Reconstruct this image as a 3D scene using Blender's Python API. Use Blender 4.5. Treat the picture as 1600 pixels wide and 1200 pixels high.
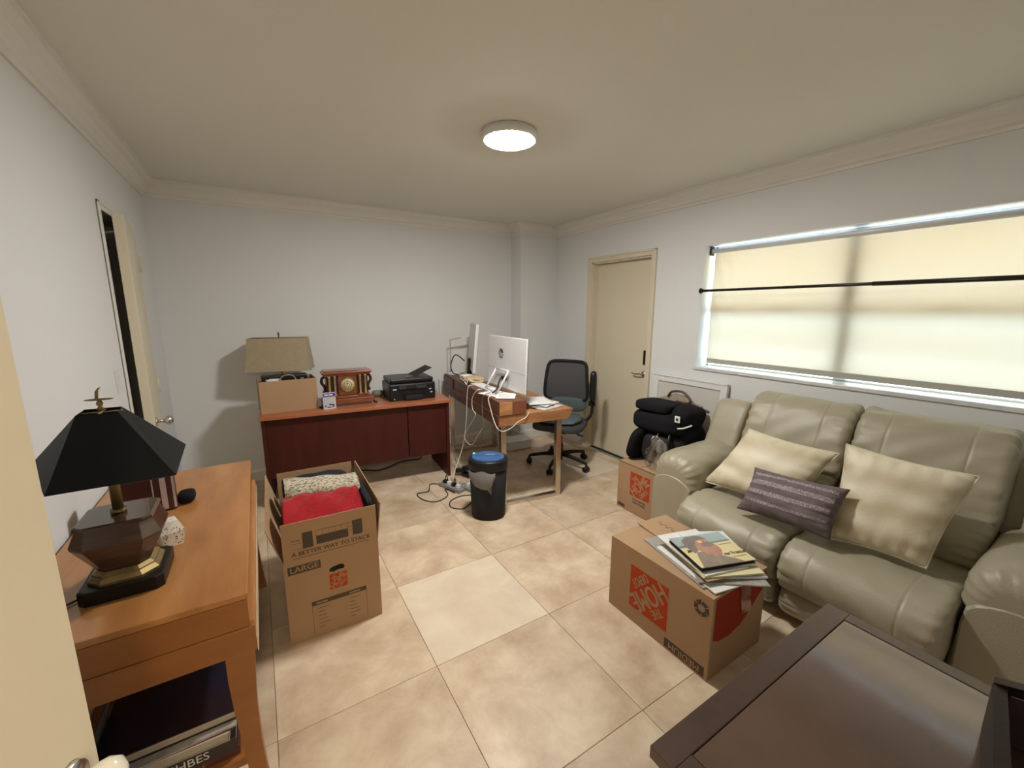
import bpy, bmesh, math, random
from mathutils import Vector, Matrix
from math import sin, cos, pi, radians
for o in list(bpy.data.objects): bpy.data.objects.remove(o)
S = bpy.context.scene; COL = S.collection
random.seed(4)
# ---------------- camera, world, exposure ----------------
cd = bpy.data.cameras.new('camera'); cam = bpy.data.objects.new('camera', cd); COL.objects.link(cam)
cd.sensor_width = 36; cd.lens = 643.08/1600*36; cd.clip_start = 0.02
cam.location = (0, 0, 1.537)
yaw, pit, rol = radians(31.6232), radians(-10.1524), radians(0.1439)
f = Vector((sin(yaw)*cos(pit), cos(yaw)*cos(pit), sin(pit))); rt = Vector((cos(yaw), -sin(yaw), 0)); up = rt.cross(f)
r2 = rt*cos(rol)+up*sin(rol); u2 = up*cos(rol)-rt*sin(rol)
m = Matrix((r2, u2, -f)).transposed().to_4x4(); m.translation = cam.location
cam.matrix_world = m
S.camera = cam
w = bpy.data.worlds.new('world'); S.world = w; w.use_nodes = True
bg = w.node_tree.nodes['Background']; bg.inputs[0].default_value = (0.66, 0.86, 1.0, 1); bg.inputs[1].default_value = 6.2
S.view_settings.view_transform = 'Standard'; S.view_settings.look = 'None'
S.view_settings.exposure = 0.12; S.view_settings.gamma = 1.0; S.view_settings.use_curve_mapping = False
LAMP_STRENGTH = 265.0; LAMP_COL = (1.0, 0.975, 0.925, 1); HALL_FILL_POWER = 52.0
ROOM_H = 2.486; XL = -0.645; XR = 3.1; YF = 4.245; YN = -0.62

# ---------------- materials ----------------
def nd(nt, t, **k):
    n = nt.nodes.new(t)
    for a, v in k.items(): setattr(n, a, v)
    return n
def mat(name, col, rough=0.5, metal=0.0, var=None, bump=None, kind='noise', emis=None, estr=1.0, alpha=None, coat=0.0, cior=1.5, spec=None, trans=0.0, stretch=(1, 1, 1), rnd=0.0, thr=None, sheen=0.0):
    m = bpy.data.materials.new(name); m.use_nodes = True; nt = m.node_tree
    b = nt.nodes['Principled BSDF']; b.inputs['Base Color'].default_value = (*col, 1)
    b.inputs['Roughness'].default_value = rough; b.inputs['Metallic'].default_value = metal
    b.inputs['Coat Weight'].default_value = coat; b.inputs['Coat IOR'].default_value = cior; b.inputs['Coat Roughness'].default_value = .10 if cior > 1.5 else .03
    if sheen: b.inputs['Sheen Weight'].default_value = sheen
    if spec is not None: b.inputs['Specular IOR Level'].default_value = spec
    if trans: b.inputs['Transmission Weight'].default_value = trans
    if alpha is not None: b.inputs['Alpha'].default_value = alpha
    if emis: b.inputs['Emission Color'].default_value = (*emis, 1); b.inputs['Emission Strength'].default_value = estr
    if var or bump:
        tc = nd(nt, 'ShaderNodeTexCoord'); mp = nd(nt, 'ShaderNodeMapping'); mp.inputs['Scale'].default_value = stretch
        vec = tc.outputs['Object']
        if rnd:
            oi = nd(nt, 'ShaderNodeObjectInfo'); ad = nd(nt, 'ShaderNodeVectorMath', operation='MULTIPLY_ADD')
            ad.inputs[1].default_value = (1, 1, 1); nt.links.new(vec, ad.inputs[0])
            sc = nd(nt, 'ShaderNodeVectorMath', operation='SCALE'); sc.inputs[3].default_value = 3.7
            nt.links.new(oi.outputs['Location'], sc.inputs[0]); nt.links.new(sc.outputs[0], ad.inputs[2]); vec = ad.outputs[0]
        nt.links.new(vec, mp.inputs[0])
    if var:
        c2, scale = var[0], var[1]
        if kind == 'wave':
            t = nd(nt, 'ShaderNodeTexWave'); t.inputs['Scale'].default_value = scale; t.bands_direction = 'Z'; t.inputs['Distortion'].default_value = .35; t.inputs['Detail'].default_value = 2; o = t.outputs['Fac']
            t.inputs['Detail Scale'].default_value = 1.5
        elif kind == 'voronoi':
            t = nd(nt, 'ShaderNodeTexVoronoi'); t.inputs['Scale'].default_value = scale; o = t.outputs['Distance']
        else:
            t = nd(nt, 'ShaderNodeTexNoise'); t.inputs['Scale'].default_value = scale; t.inputs['Detail'].default_value = 8; t.inputs['Roughness'].default_value = .62; t.inputs['Distortion'].default_value = .25; o = t.outputs['Fac']
        nt.links.new(mp.outputs[0], t.inputs['Vector'])
        cr = nd(nt, 'ShaderNodeValToRGB'); e = cr.color_ramp.elements
        lo, hi = thr or ((0.32, 0.68) if kind == 'noise' else (0.0, 1.0))
        e[0].position = lo; e[1].position = hi; e[0].color = (*col, 1); e[1].color = (*c2, 1)
        nt.links.new(o, cr.inputs[0]); out = cr.outputs[0]
        if rnd:
            mx = nd(nt, 'ShaderNodeHueSaturation'); ma = nd(nt, 'ShaderNodeMapRange'); ma.inputs[3].default_value = 1-rnd; ma.inputs[4].default_value = 1+rnd
            nt.links.new(oi.outputs['Random'], ma.inputs[0]); nt.links.new(ma.outputs[0], mx.inputs['Value']); nt.links.new(out, mx.inputs['Color']); out = mx.outputs[0]
        nt.links.new(out, b.inputs['Base Color'])
    if bump:
        t = nd(nt, 'ShaderNodeTexNoise'); t.inputs['Scale'].default_value = bump[0]; t.inputs['Detail'].default_value = 6; nt.links.new(mp.outputs[0], t.inputs['Vector'])
        bp = nd(nt, 'ShaderNodeBump'); bp.inputs['Strength'].default_value = bump[1]; bp.inputs['Distance'].default_value = 0.01
        nt.links.new(t.outputs['Fac'], bp.inputs['Height']); nt.links.new(bp.outputs[0], b.inputs['Normal'])
    return m
WALL = mat('wall paint', (.72, .73, .73), .75, var=((.74, .745, .74), 1.2), bump=(90, .06))
CEIL = mat('ceiling paint', (.745, .735, .665), .85, var=((.765, .755, .685), .8), bump=(60, .06))
TRIM = mat('gloss trim paint', (.78, .76, .70), .4, bump=(30, .03))
CREAM = mat('cream door paint', (.68, .61, .46), .42, var=((.70, .63, .48), 3), bump=(50, .03))
GROUT = mat('floor grout', (.36, .28, .20), .9, bump=(80, .2))
TILE = mat('travertine tile', (.46, .325, .215), .42, var=((.71, .58, .42), 4.6), bump=(14, .04), rnd=.07, thr=(.32, .66))
TILE2 = mat('pale travertine tile', (.62, .50, .37), .38, var=((.74, .64, .49), 4.0), bump=(14, .05), rnd=.03)
WFRAME = mat('white aluminium window frame', (.8, .82, .84), .4, bump=(40, .02))
STONE = mat('marble sill', (.75, .76, .76), .3, var=((.6, .61, .62), 12))
CHROME = mat('brushed nickel', (.62, .6, .57), .25, 1.0, bump=(200, .02))
STEEL = mat('mirror steel', (.66, .6, .52), .2, 1.0, bump=(80, .01))
BRASS = mat('aged brass', (.30, .22, .10), .48, .9, var=((.22, .165, .075), 25))
BLACKPL = mat('black plastic', (.012, .012, .013), .35, spec=0.3, bump=(300, .05))
BLACKMAT = mat('matte black plastic', (.02, .02, .021), .6, spec=0.15, bump=(200, .1))
BLACKFAB = mat('black car seat fabric', (.010, .010, .012), .85, spec=0.12, bump=(350, .25))
BRONZE = mat('dark bronze rod', (.03, .024, .018), .35, .6, bump=(50, .02))
CARD = mat('brown cardboard', (.37, .235, .135), .85, spec=.2, var=((.41, .265, .155), 2.5), bump=(60, .08))
CARDIN = mat('inner cardboard', (.40, .29, .18), .9, var=((.45, .33, .21), 3), bump=(60, .08))
INK = mat('dark print', (.06, .045, .03), .8, var=((.085, .062, .04), 40))
REDPR = mat('brick red print', (.33, .035, .012), .7, spec=.2, var=((.28, .03, .012), 20))
ORANGE = mat('orange print', (.46, .062, .014), .75, spec=.2, var=((.40, .052, .012), 30))
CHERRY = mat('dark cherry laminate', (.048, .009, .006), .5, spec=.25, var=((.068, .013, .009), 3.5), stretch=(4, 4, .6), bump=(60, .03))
CHERRYTOP = mat('cherry laminate top', (.33, .105, .045), .32, var=((.42, .15, .065), 3.0), stretch=(.7, 5, 5), bump=(60, .02))
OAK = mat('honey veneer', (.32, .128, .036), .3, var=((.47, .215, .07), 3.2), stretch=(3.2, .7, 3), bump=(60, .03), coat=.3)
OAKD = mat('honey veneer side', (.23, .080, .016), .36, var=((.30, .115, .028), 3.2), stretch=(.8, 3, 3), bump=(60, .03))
ACACIA = mat('reclaimed wood', (.30, .125, .048), .4, var=((.50, .25, .105), 3.5), stretch=(1, 1, 3), bump=(40, .1), thr=(.35, .65))
ACACIAD = mat('dark reclaimed wood', (.085, .030, .016), .45, var=((.17, .068, .034), 4), stretch=(1, .6, 4), bump=(40, .1))
WALNUT = mat('dark mahogany frame', (.055, .030, .022), .3, var=((.075, .042, .030), 8), stretch=(1, 3, 3), bump=(60, .03), coat=.2)
WALNUTP = mat('mahogany panel', (.055, .020, .010), .30, var=((.095, .038, .019), 3.2), bump=(20, .004), coat=1.0, cior=2.0)
LEATHER = mat('taupe leather', (.34, .305, .218), .42, var=((.385, .345, .25), 2.5), bump=(160, .12))
LEATHERP = mat('taupe leather panel', (.34, .305, .22), .45, var=((.38, .34, .245), 2.5), bump=(160, .12))
STITCH = mat('leather seam', (.25, .22, .155), .5)
SATIN = mat('cream satin stripe', (.56, .48, .32), .5, kind='wave', var=((.74, .675, .51), 2.6), bump=(90, .12), sheen=.2)
PURPLE = mat('mauve taupe cloth', (.115, .085, .088), .65, var=((.15, .115, .118), 40), bump=(300, .3))
SEQUIN = mat('lilac sequin stripe', (.17, .13, .14), .4, var=((.46, .38, .42), 160), bump=(300, .4), thr=(.45, .6))
SHADEFAB = mat('taupe lamp shade cloth', (.36, .29, .19), .8, var=((.40, .325, .215), 30), bump=(220, .15))
BLACKSHADE = mat('black paper shade', (.008, .009, .010), .55, spec=0.12, bump=(200, .05))
DKWOOD = mat('dark varnished wood', (.045, .022, .014), .22, var=((.10, .055, .035), 6), stretch=(1, 3, 5), bump=(50, .05), coat=.4)
EBONY = mat('black lacquer base', (.010, .008, .007), .35, spec=0.2, bump=(60, .03))
WHITEPL = mat('white plastic', (.75, .75, .74), .4, bump=(100, .02))
SILVER = mat('silver plastic shell', (.66, .66, .67), .35, .1, bump=(200, .02))
SCREEN = mat('dark glass screen', (.01, .01, .012), .08)
PAPER = mat('white paper', (.74, .73, .70), .7, var=((.66, .65, .63), 20))
PAPERY = mat('yellowed paper', (.62, .58, .33), .7, var=((.68, .64, .42), 20))
PAPERG = mat('grey magazine', (.25, .23, .21), .35, var=((.42, .39, .35), 25))
PAGES = mat('page edges', (.50, .44, .35), .8, var=((.33, .28, .21), 3), stretch=(1, 1, 120))
NAVY = mat('navy glossy cover', (.010, .013, .03), .2, var=((.025, .012, .014), 5))
DARKRED = mat('dark red cover', (.10, .02, .018), .4, var=((.07, .02, .02), 12))
MESHM = mat('grey chair mesh', (.075, .073, .078), .8, bump=(500, .3))
SEATF = mat('charcoal seat cloth', (.045, .045, .047), .85, bump=(300, .25))
TEAL = mat('slate green cushion', (.075, .105, .11), .8, var=((.095, .125, .13), 10), bump=(300, .2))
REDF = mat('bright red towel', (.62, .010, .022), .85, var=((.48, .006, .016), 9), bump=(60, .4), sheen=.3)
DARKF = mat('dark grey cloth', (.022, .023, .027), .9, spec=0.1, bump=(80, .4))
CORD = mat('black cord', (.01, .01, .01), .5); WCORD = mat('white cord', (.72, .69, .64), .5); GCORD = mat('grey cord', (.16, .15, .14), .5)
BLUEFILM = mat('blue protective film', (.045, .12, .30), .22, var=((.06, .15, .35), 8))
GREEN = mat('green indicator', (.1, .8, .6), .4, emis=(.1, 1, .65), estr=4)
GOLD = mat('gilt column', (.42, .33, .17), .4, .5, var=((.3, .22, .1), 30))
MANTEL = mat('clock mahogany', (.16, .040, .016), .3, var=((.24, .07, .028), 6), stretch=(1, 3, 3), bump=(50, .04), coat=.4)
MANTELD = mat('clock dark mahogany', (.05, .015, .008), .3, bump=(50, .04))
DIAL = mat('cream clock dial', (.68, .58, .34), .5, var=((.60, .50, .28), 30))
PORC = mat('white porcelain', (.78, .75, .66), .15)
CANVAS = mat('beige canvas', (.36, .31, .23), .9, bump=(200, .2)); BRLEATH = mat('brown leather trim', (.09, .045, .03), .5, bump=(80, .1))
def rug_mat():
    m = mat('flecked rug weave', (.52, .46, .34), .95, kind='noise', var=((.13, .115, .095), 110), bump=(90, .6), stretch=(.55, 1.2, 1.2), thr=(.50, .56)); return m
RUG = rug_mat()
def mixmat(name, fac, a, b):
    m = bpy.data.materials.new(name); m.use_nodes = True; nt = m.node_tree; nt.nodes.clear()
    o = nt.nodes.new('ShaderNodeOutputMaterial'); mx = nt.nodes.new('ShaderNodeMixShader'); mx.inputs[0].default_value = fac
    A = nt.nodes.new(a[0]); B_ = nt.nodes.new(b[0]); A.inputs['Color'].default_value = (*a[1], 1); B_.inputs['Color'].default_value = (*b[1], 1)
    for n, s in ((A, a), (B_, b)):
        if len(s) > 2: n.inputs['Roughness'].default_value = s[2]
    nt.links.new(A.outputs[0], mx.inputs[1]); nt.links.new(B_.outputs[0], mx.inputs[2]); nt.links.new(mx.outputs[0], o.inputs[0]); return m
GLASS = mixmat('window glass', .07, ('ShaderNodeBsdfTransparent', (.97, .98, .97)), ('ShaderNodeBsdfGlossy', (1, 1, 1), .03))
BAG = mixmat('clear plastic film', .30, ('ShaderNodeBsdfTransparent', (.86, .87, .88)), ('ShaderNodeBsdfGlossy', (.9, .9, .9), .22))
TAPE = mixmat('clear packing tape', .28, ('ShaderNodeBsdfTransparent', (.9, .85, .8)), ('ShaderNodeBsdfGlossy', (1, 1, 1), .25))
BINBAG = mixmat('frosted bin liner', .5, ('ShaderNodeBsdfTransparent', (.8, .8, .8)), ('ShaderNodeBsdfDiffuse', (.42, .41, .40)))
SHADE = mixmat('roller shade cloth', .72, ('ShaderNodeBsdfDiffuse', (.66, .60, .47)), ('ShaderNodeBsdfTranslucent', (.385, .318, .245)))
HEM = mat('shade hem', (.40, .38, .32), .7, bump=(200, .1))
TINT_AWN = mixmat('yellow awning canvas', .75, ('ShaderNodeBsdfDiffuse', (.85, .60, .14)), ('ShaderNodeBsdfTranslucent', (.98, .70, .16)))
def lampmat():
    m = bpy.data.materials.new('lit diffuser'); m.use_nodes = True; nt = m.node_tree; nt.nodes.clear()
    o = nt.nodes.new('ShaderNodeOutputMaterial'); e = nt.nodes.new('ShaderNodeEmission'); e.inputs[0].default_value = LAMP_COL; e.inputs[1].default_value = LAMP_STRENGTH
    nt.links.new(e.outputs[0], o.inputs[0]); return m
LIT = lampmat()

# ---------------- mesh helpers ----------------
class B:
    def __init__(s): s.bm = bmesh.new()
    def _merge(s, t, M=None, smooth=False):
        if M is not None: bmesh.ops.transform(t, matrix=M, verts=t.verts)
        for fc in t.faces: fc.smooth = smooth
        me = bpy.data.meshes.new('t'); t.to_mesh(me); t.free(); s.bm.from_mesh(me); bpy.data.meshes.remove(me); return s
    def box(s, c, sz, rot=None, bev=0.0, seg=2, smooth=False, M=None):
        t = bmesh.new(); bmesh.ops.create_cube(t, size=1); bmesh.ops.scale(t, vec=sz, verts=t.verts)
        if bev: bmesh.ops.bevel(t, geom=list(t.edges), offset=bev, segments=seg, profile=.5, affect='EDGES')
        T = Matrix.Translation(c)
        if rot is not None:
            from mathutils import Euler
            T = T @ Euler(rot).to_matrix().to_4x4()
        if M is not None: T = M @ T
        return s._merge(t, T, smooth)
    def b2(s, lo, hi, bev=0.0, **k):
        return s.box([(a+b)/2 for a, b in zip(lo, hi)], [abs(b-a) for a, b in zip(lo, hi)], bev=bev, **k)
    def cyl(s, p0, p1, r0, r1=None, n=20, smooth=True, cap=True):
        r1 = r0 if r1 is None else r1; p0 = Vector(p0); p1 = Vector(p1); d = p1-p0
        t = bmesh.new(); bmesh.ops.create_cone(t, cap_ends=cap, segments=n, radius1=max(r0, 1e-4), radius2=max(r1, 1e-4), depth=d.length)
        q = d.to_track_quat('Z', 'Y').to_matrix().to_4x4(); s._merge(t, Matrix.Translation((p0+p1)/2) @ q, smooth)
        return s
    def tube(s, pts, r, n=8, closed=False, sub=4):
        P = [Vector(p) for p in pts]
        if sub > 1 and len(P) > 2:
            Q = []; L = len(P); rng = range(L if closed else L-1)
            for i in rng:
                a = P[(i-1) % L] if (closed or i > 0) else P[i]; b = P[i]; c = P[(i+1) % L]; d = P[(i+2) % L] if (closed or i+2 < L) else c
                for k in range(sub):
                    t = k/sub
                    Q.append(.5*((2*b)+(c-a)*t+(2*a-5*b+4*c-d)*t*t+(3*b-a-3*c+d)*t**3))
            if not closed: Q.append(P[-1])
            P = Q
        rings = []; nrm = None; N = len(P)
        for i, p in enumerate(P):
            d = (P[(i+1) % N]-P[i-1]) if closed else (P[min(i+1, N-1)]-P[max(i-1, 0)])
            if d.length < 1e-9: d = Vector((0, 0, 1))
            d.normalize()
            if nrm is None: nrm = d.orthogonal().normalized()
            else:
                nrm = nrm-d*nrm.dot(d)
                nrm = nrm.normalized() if nrm.length > 1e-6 else d.orthogonal().normalized()
            bn = d.cross(nrm)
            rr = r(i/(N-1)) if callable(r) else r
            rings.append([s.bm.verts.new(p+(nrm*cos(2*pi*k/n)+bn*sin(2*pi*k/n))*rr) for k in range(n)])
        for i in range(N if closed else N-1):
            a = rings[i]; b = rings[(i+1) % N]
            for k in range(n): s.bm.faces.new((a[k], a[(k+1) % n], b[(k+1) % n], b[k])).smooth = True
        if not closed:
            s.bm.faces.new(rings[0][::-1]); s.bm.faces.new(rings[-1])
        return s
    def lathe(s, prof, c=(0, 0, 0), n=24, smooth=True, sx=1, sy=1):
        rings = [[s.bm.verts.new((c[0]+r*sx*cos(2*pi*k/n), c[1]+r*sy*sin(2*pi*k/n), c[2]+z)) for k in range(n)] for r, z in prof]
        for a, b in zip(rings, rings[1:]):
            for k in range(n): s.bm.faces.new((a[k], a[(k+1) % n], b[(k+1) % n], b[k])).smooth = smooth
        s.bm.faces.new(rings[0][::-1]); s.bm.faces.new(rings[-1]); return s
    def loft(s, polys, smooth=False, cap=True):
        rings = [[s.bm.verts.new(p) for p in poly] for poly in polys]; n = len(rings[0])
        for a, b in zip(rings, rings[1:]):
            for k in range(n): s.bm.faces.new((a[k], a[(k+1) % n], b[(k+1) % n], b[k])).smooth = smooth
        if cap: s.bm.faces.new(rings[0][::-1]); s.bm.faces.new(rings[-1])
        return s
    def poly(s, pts):
        s.bm.faces.new([s.bm.verts.new(p) for p in pts]); return s
    def grid(s, fn, nu, nv, smooth=True, wrap=False):
        V = [[s.bm.verts.new(fn(i/nu, j/nv)) for j in range(nv+(0 if wrap else 1))] for i in range(nu+1)]
        m_ = nv if wrap else nv
        for i in range(nu):
            for j in range(m_):
                j2 = (j+1) % nv if wrap else j+1
                s.bm.faces.new((V[i][j], V[i+1][j], V[i+1][j2], V[i][j2])).smooth = smooth
        return V
    def puff(s, prof, y0, y1, ny=40, edge=.18, depth=.06, seams=(), seamd=.010, wr=.006, axis='y', seed=0, ns=64):
        """closed profile (x,z) extruded along y with rounded, gathered ends"""
        P = [Vector((a, b)) for a, b in prof]; L = len(P); Q = []
        per = []
        for i in range(L):
            a, b, c, d = P[i-1], P[i], P[(i+1) % L], P[(i+2) % L]
            k = max(2, int(round(ns/L)))
            for q in range(k):
                t = q/k; per.append(.5*((2*b)+(c-a)*t+(2*a-5*b+4*c-d)*t*t+(3*b-a-3*c+d)*t**3))
        P = per; n = len(P); cen = sum(P, Vector((0, 0)))/n
        rings = []; rd = random.Random(seed); ph = [rd.uniform(0, 6.28) for _ in range(6)]
        for j in range(ny+1):
            t = -1+2*j/ny; t = math.copysign(1-(1-abs(t))**1.6, t)
            e = max(0, (abs(t)-(1-edge))/edge); ins = depth*(1-math.sqrt(max(0, 1-e**2.4)))
            y = y0+(y1-y0)*(t+1)/2
            for sm in seams: ins += seamd*math.exp(-((y-sm)/.0045)**2)
            ring = []
            for k, p in enumerate(P):
                d = p-cen; L_ = d.length
                wv = 0
                if wr:
                    near = max(0, 1-min(abs(y-y0), abs(y-y1))/.12)
                    wv = wr*near*(sin(k/n*2*pi*17+ph[0])+.6*sin(k/n*2*pi*29+ph[1]))+wr*.5*sin(y*23+k/n*2*pi*3+ph[2])*sin(y*9+k/n*2*pi*5+ph[3])
                q = cen+d*max(.02, (L_-ins+wv)/max(L_, 1e-6))
                ring.append(s.bm.verts.new((q.x, y, q.y)))
            rings.append(ring)
        for a, b in zip(rings, rings[1:]):
            for k in range(n): s.bm.faces.new((a[k], a[(k+1) % n], b[(k+1) % n], b[k])).smooth = True
        for rg, fl in ((rings[0], True), (rings[-1], False)):
            s.bm.faces.new(rg[::-1] if fl else rg)
        bmesh.ops.recalc_face_normals(s.bm, faces=s.bm.faces); return s
    def pillow(s, c, thick, n=26, nrm=(0, 0, 1), pinch=.07, wr=.0018, seed=0):
        c = [Vector(v) for v in c]; nrm = Vector(nrm).normalized(); rd = random.Random(seed); ph = [rd.uniform(0, 6) for _ in range(4)]
        cen = sum(c, Vector())/4
        for sg in (1, -1):
            def fn(u, v, sg=sg):
                p = c[0].lerp(c[1], u).lerp(c[3].lerp(c[2], u), v); a = 2*u-1; b = 2*v-1
                pu = pinch*(1-a*a)*abs(b)**3; pv = pinch*(1-b*b)*abs(a)**3
                p = p+(cen-p)*(pu+pv)*1.0
                h = ((1-abs(a)**2.6)*(1-abs(b)**2.6))**.5
                hh = thick*.5*h+wr*(sin(9*a+ph[0]+4*b)+sin(13*b+ph[1]-5*a))*h+wr*3.1*(sin(40*u+ph[2])*abs(b)**4+sin(40*v+ph[3])*abs(a)**4)*min(1, h*2.5)
                return p+nrm*sg*hh
            s.grid(fn, n, n)
        bmesh.ops.remove_doubles(s.bm, verts=s.bm.verts, dist=1e-5); bmesh.ops.recalc_face_normals(s.bm, faces=s.bm.faces); return s
    def rbox(s, c, sz, p=5.0, n=12, M=None, wr=0.0, seed=0):
        """puffy superellipsoid box"""
        t = bmesh.new(); bmesh.ops.create_cube(t, size=2); bmesh.ops.subdivide_edges(t, edges=t.edges, cuts=n, use_grid_fill=True)
        rd = random.Random(seed); ph = [rd.uniform(0, 6) for _ in range(4)]
        for v in t.verts:
            q = v.co; L_ = (abs(q.x)**p+abs(q.y)**p+abs(q.z)**p)**(1/p); q = q/L_
            k = 1+wr*(sin(q.x*9+q.y*5+ph[0])+sin(q.y*11-q.z*7+ph[1]))
            v.co = Vector((q.x*sz[0]/2*k, q.y*sz[1]/2*k, q.z*sz[2]/2*k))
        T = Matrix.Translation(c)
        if M is not None: T = T @ M
        return s._merge(t, T, True)
def link(name, me, parent):
    o = bpy.data.objects.new(name, me); COL.objects.link(o)
    if parent is not None: o.parent = parent
    return o
def mw(o):
    from mathutils import Euler
    m_ = Matrix.Translation(o.location) @ o.rotation_euler.to_matrix().to_4x4()
    return mw(o.parent) @ m_ if o.parent else m_
def ob(name, b, m_, parent=None, world=False, label=None):
    if world and parent is not None: bmesh.ops.transform(b.bm, matrix=mw(parent).inverted(), verts=b.bm.verts)
    me = bpy.data.meshes.new(name); b.bm.to_mesh(me); b.bm.free(); me.materials.append(m_)
    o = link(name, me, parent)
    if label: o['label'] = label
    return o
def tag(o, label, cat, group=None):
    o['label'] = label; o['category'] = cat
    if group: o['group'] = group
    return o
GROUPS = {'cardboard_box': 'cardboard boxes', 'throw_pillow': 'throw pillows on the sofa', 'table_lamp': 'table lamps', 'power_strip': 'power strips on the floor', 'magazine': 'magazines', 'envelope': 'envelopes', 'art_book': 'books on the console shelf', 'loose_papers': 'papers on the raised shelf'}
def thing(name, label, cat, loc=(0, 0, 0), rz=0.0, group=None):
    group = group or GROUPS.get(name)
    o = bpy.data.objects.new(name, None); COL.objects.link(o); o.location = loc; o.rotation_euler = (0, 0, rz)
    o.empty_display_size = .05
    return tag(o, label, cat, group)
def struct(name, b, m_, parent=None):
    o = ob(name, b, m_, parent)
    if parent is None: o['kind'] = 'structure'
    return o
def text(name, s_, size, m_, parent, o, r, u, align='CENTER', sx=1.0, world=False, off=.0012, bold=0.0, shear=0.0):
    """lettering laid flat on a surface: origin o, right r, up u"""
    cu = bpy.data.curves.new('t', 'FONT'); cu.body = s_; cu.size = size; cu.align_x = align; cu.align_y = 'CENTER'; cu.shear = shear; cu.resolution_u = 3
    to = bpy.data.objects.new('t', cu); COL.objects.link(to); dg = bpy.context.evaluated_depsgraph_get(); dg.update()
    me = bpy.data.meshes.new_from_object(to.evaluated_get(dg)); bpy.data.objects.remove(to); bpy.data.curves.remove(cu)
    o = Vector(o); r = Vector(r).normalized(); u = Vector(u).normalized(); n = r.cross(u)
    for v in me.vertices:
        q = v.co.copy(); v.co = o+r*q.x*sx+u*q.y+n*off
    if bold:
        bm = bmesh.new(); bm.from_mesh(me); g0 = list(bm.verts)+list(bm.edges)+list(bm.faces)
        for k, (dx, dy) in enumerate(((1, 0), (-1, 0), (0, .6))):
            d_ = bmesh.ops.duplicate(bm, geom=g0); bmesh.ops.translate(bm, vec=r*dx*bold+u*dy*bold+n*.00005*(k+1), verts=[e for e in d_['geom'] if isinstance(e, bmesh.types.BMVert)])
        bm.to_mesh(me); bm.free()
    if world and parent is not None: me.transform(mw(parent).inverted())
    me.materials.clear(); me.materials.append(m_); me.name = name
    return link(name, me, parent)
def decal(name, pts, m_, parent, o, r, u, off=.0007, world=False, th=.0006):
    o = Vector(o); r = Vector(r).normalized(); u = Vector(u).normalized(); n = r.cross(u)
    b = B(); b.loft([[o+r*x+u*y+n*(off-th) for x, y in pts], [o+r*x+u*y+n*off for x, y in pts]])
    bmesh.ops.recalc_face_normals(b.bm, faces=b.bm.faces)
    return ob(name, b, m_, parent, world)
def rect(x0, y0, x1, y1): return [(x0, y0), (x1, y0), (x1, y1), (x0, y1)]

# ---------------- room shell ----------------
T = .2
floor = struct('floor', B().b2((XL-T-1.2, -2.2, -.12), (XR+T, YF+T, -.012)), GROUT)
PITCH = .61; X0 = -.07; Y0 = .888
tm = {}
for i in range(-1, 6):
    for j in range(-3, 6):
        xa = max(X0+PITCH*i, XL); xb = min(X0+PITCH*(i+1), XR); ya = max(Y0+PITCH*j, YN); yb = min(Y0+PITCH*(j+1), YF)
        if xb-xa < .05 or yb-ya < .05: continue
        key = (round(xb-xa, 3), round(yb-ya, 3), (i, j) in ((1, 1), (3, 0), (4, 3)))
        if key not in tm:
            g = .0009; b = B().box((0, 0, -.006), (xb-xa-2*g, yb-ya-2*g, .012), bev=.0010, seg=1)
            me = bpy.data.meshes.new('tile'); b.bm.to_mesh(me); b.bm.free(); me.materials.append(TILE2 if key[2] else TILE); tm[key] = me
        t = link('tile', tm[key], floor); t.location = ((xa+xb)/2, (ya+yb)/2, random.uniform(-.0006, 0))
ceil = struct('ceiling', B().b2((XL-T-1.2, -2.2, ROOM_H), (XR+T, YF+T, ROOM_H+.1)), CEIL)
# far wall and the pilaster at its right end
b = B().b2((XL-T, YF, 0), (XR+T, YF+T, ROOM_H)); struct('wall_far', b, WALL)
struct('wall_pilaster', B().b2((2.597, 4.027, 0), (XR, YF, ROOM_H)), WALL)
# right wall: door and window openings
DY0, DY1, DZ = 2.62, 3.40, 2.03; WY0, WY1, WZ0, WZ1 = -.05, 2.11, 1.075, 2.052
b = B()
b.b2((XR, DY1, 0), (XR+T, YF, ROOM_H)).b2((XR, DY0, DZ), (XR+T, DY1, ROOM_H)).b2((XR, WY1, 0), (XR+T, DY0, ROOM_H))
b.b2((XR, WY0, 0), (XR+T, WY1, WZ0)).b2((XR, WY0, WZ1), (XR+T, WY1, ROOM_H)).b2((XR, YN-T, 0), (XR+T, WY0, ROOM_H))
struct('wall_right', b, WALL)
# left wall with closet doorway
LY0, LY1, LZ = 3.065, 3.70, 2.05
b = B()
b.b2((XL-T, LY1, 0), (XL, YF, ROOM_H)).b2((XL-T, LY0, LZ), (XL, LY1, ROOM_H)).b2((XL-T, YN-T, 0), (XL, LY0, ROOM_H))
struct('wall_left', b, WALL)
DARKIN = mat('closet shade in paint', (.10, .10, .11), .9, bump=(40, .1))  # the closet's darkness is put into this wall colour
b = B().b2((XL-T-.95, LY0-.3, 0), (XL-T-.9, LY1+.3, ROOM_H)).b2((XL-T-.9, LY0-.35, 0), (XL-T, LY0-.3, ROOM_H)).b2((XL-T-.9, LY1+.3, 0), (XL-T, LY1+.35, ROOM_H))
struct('wall_closet', b, DARKIN)
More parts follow.
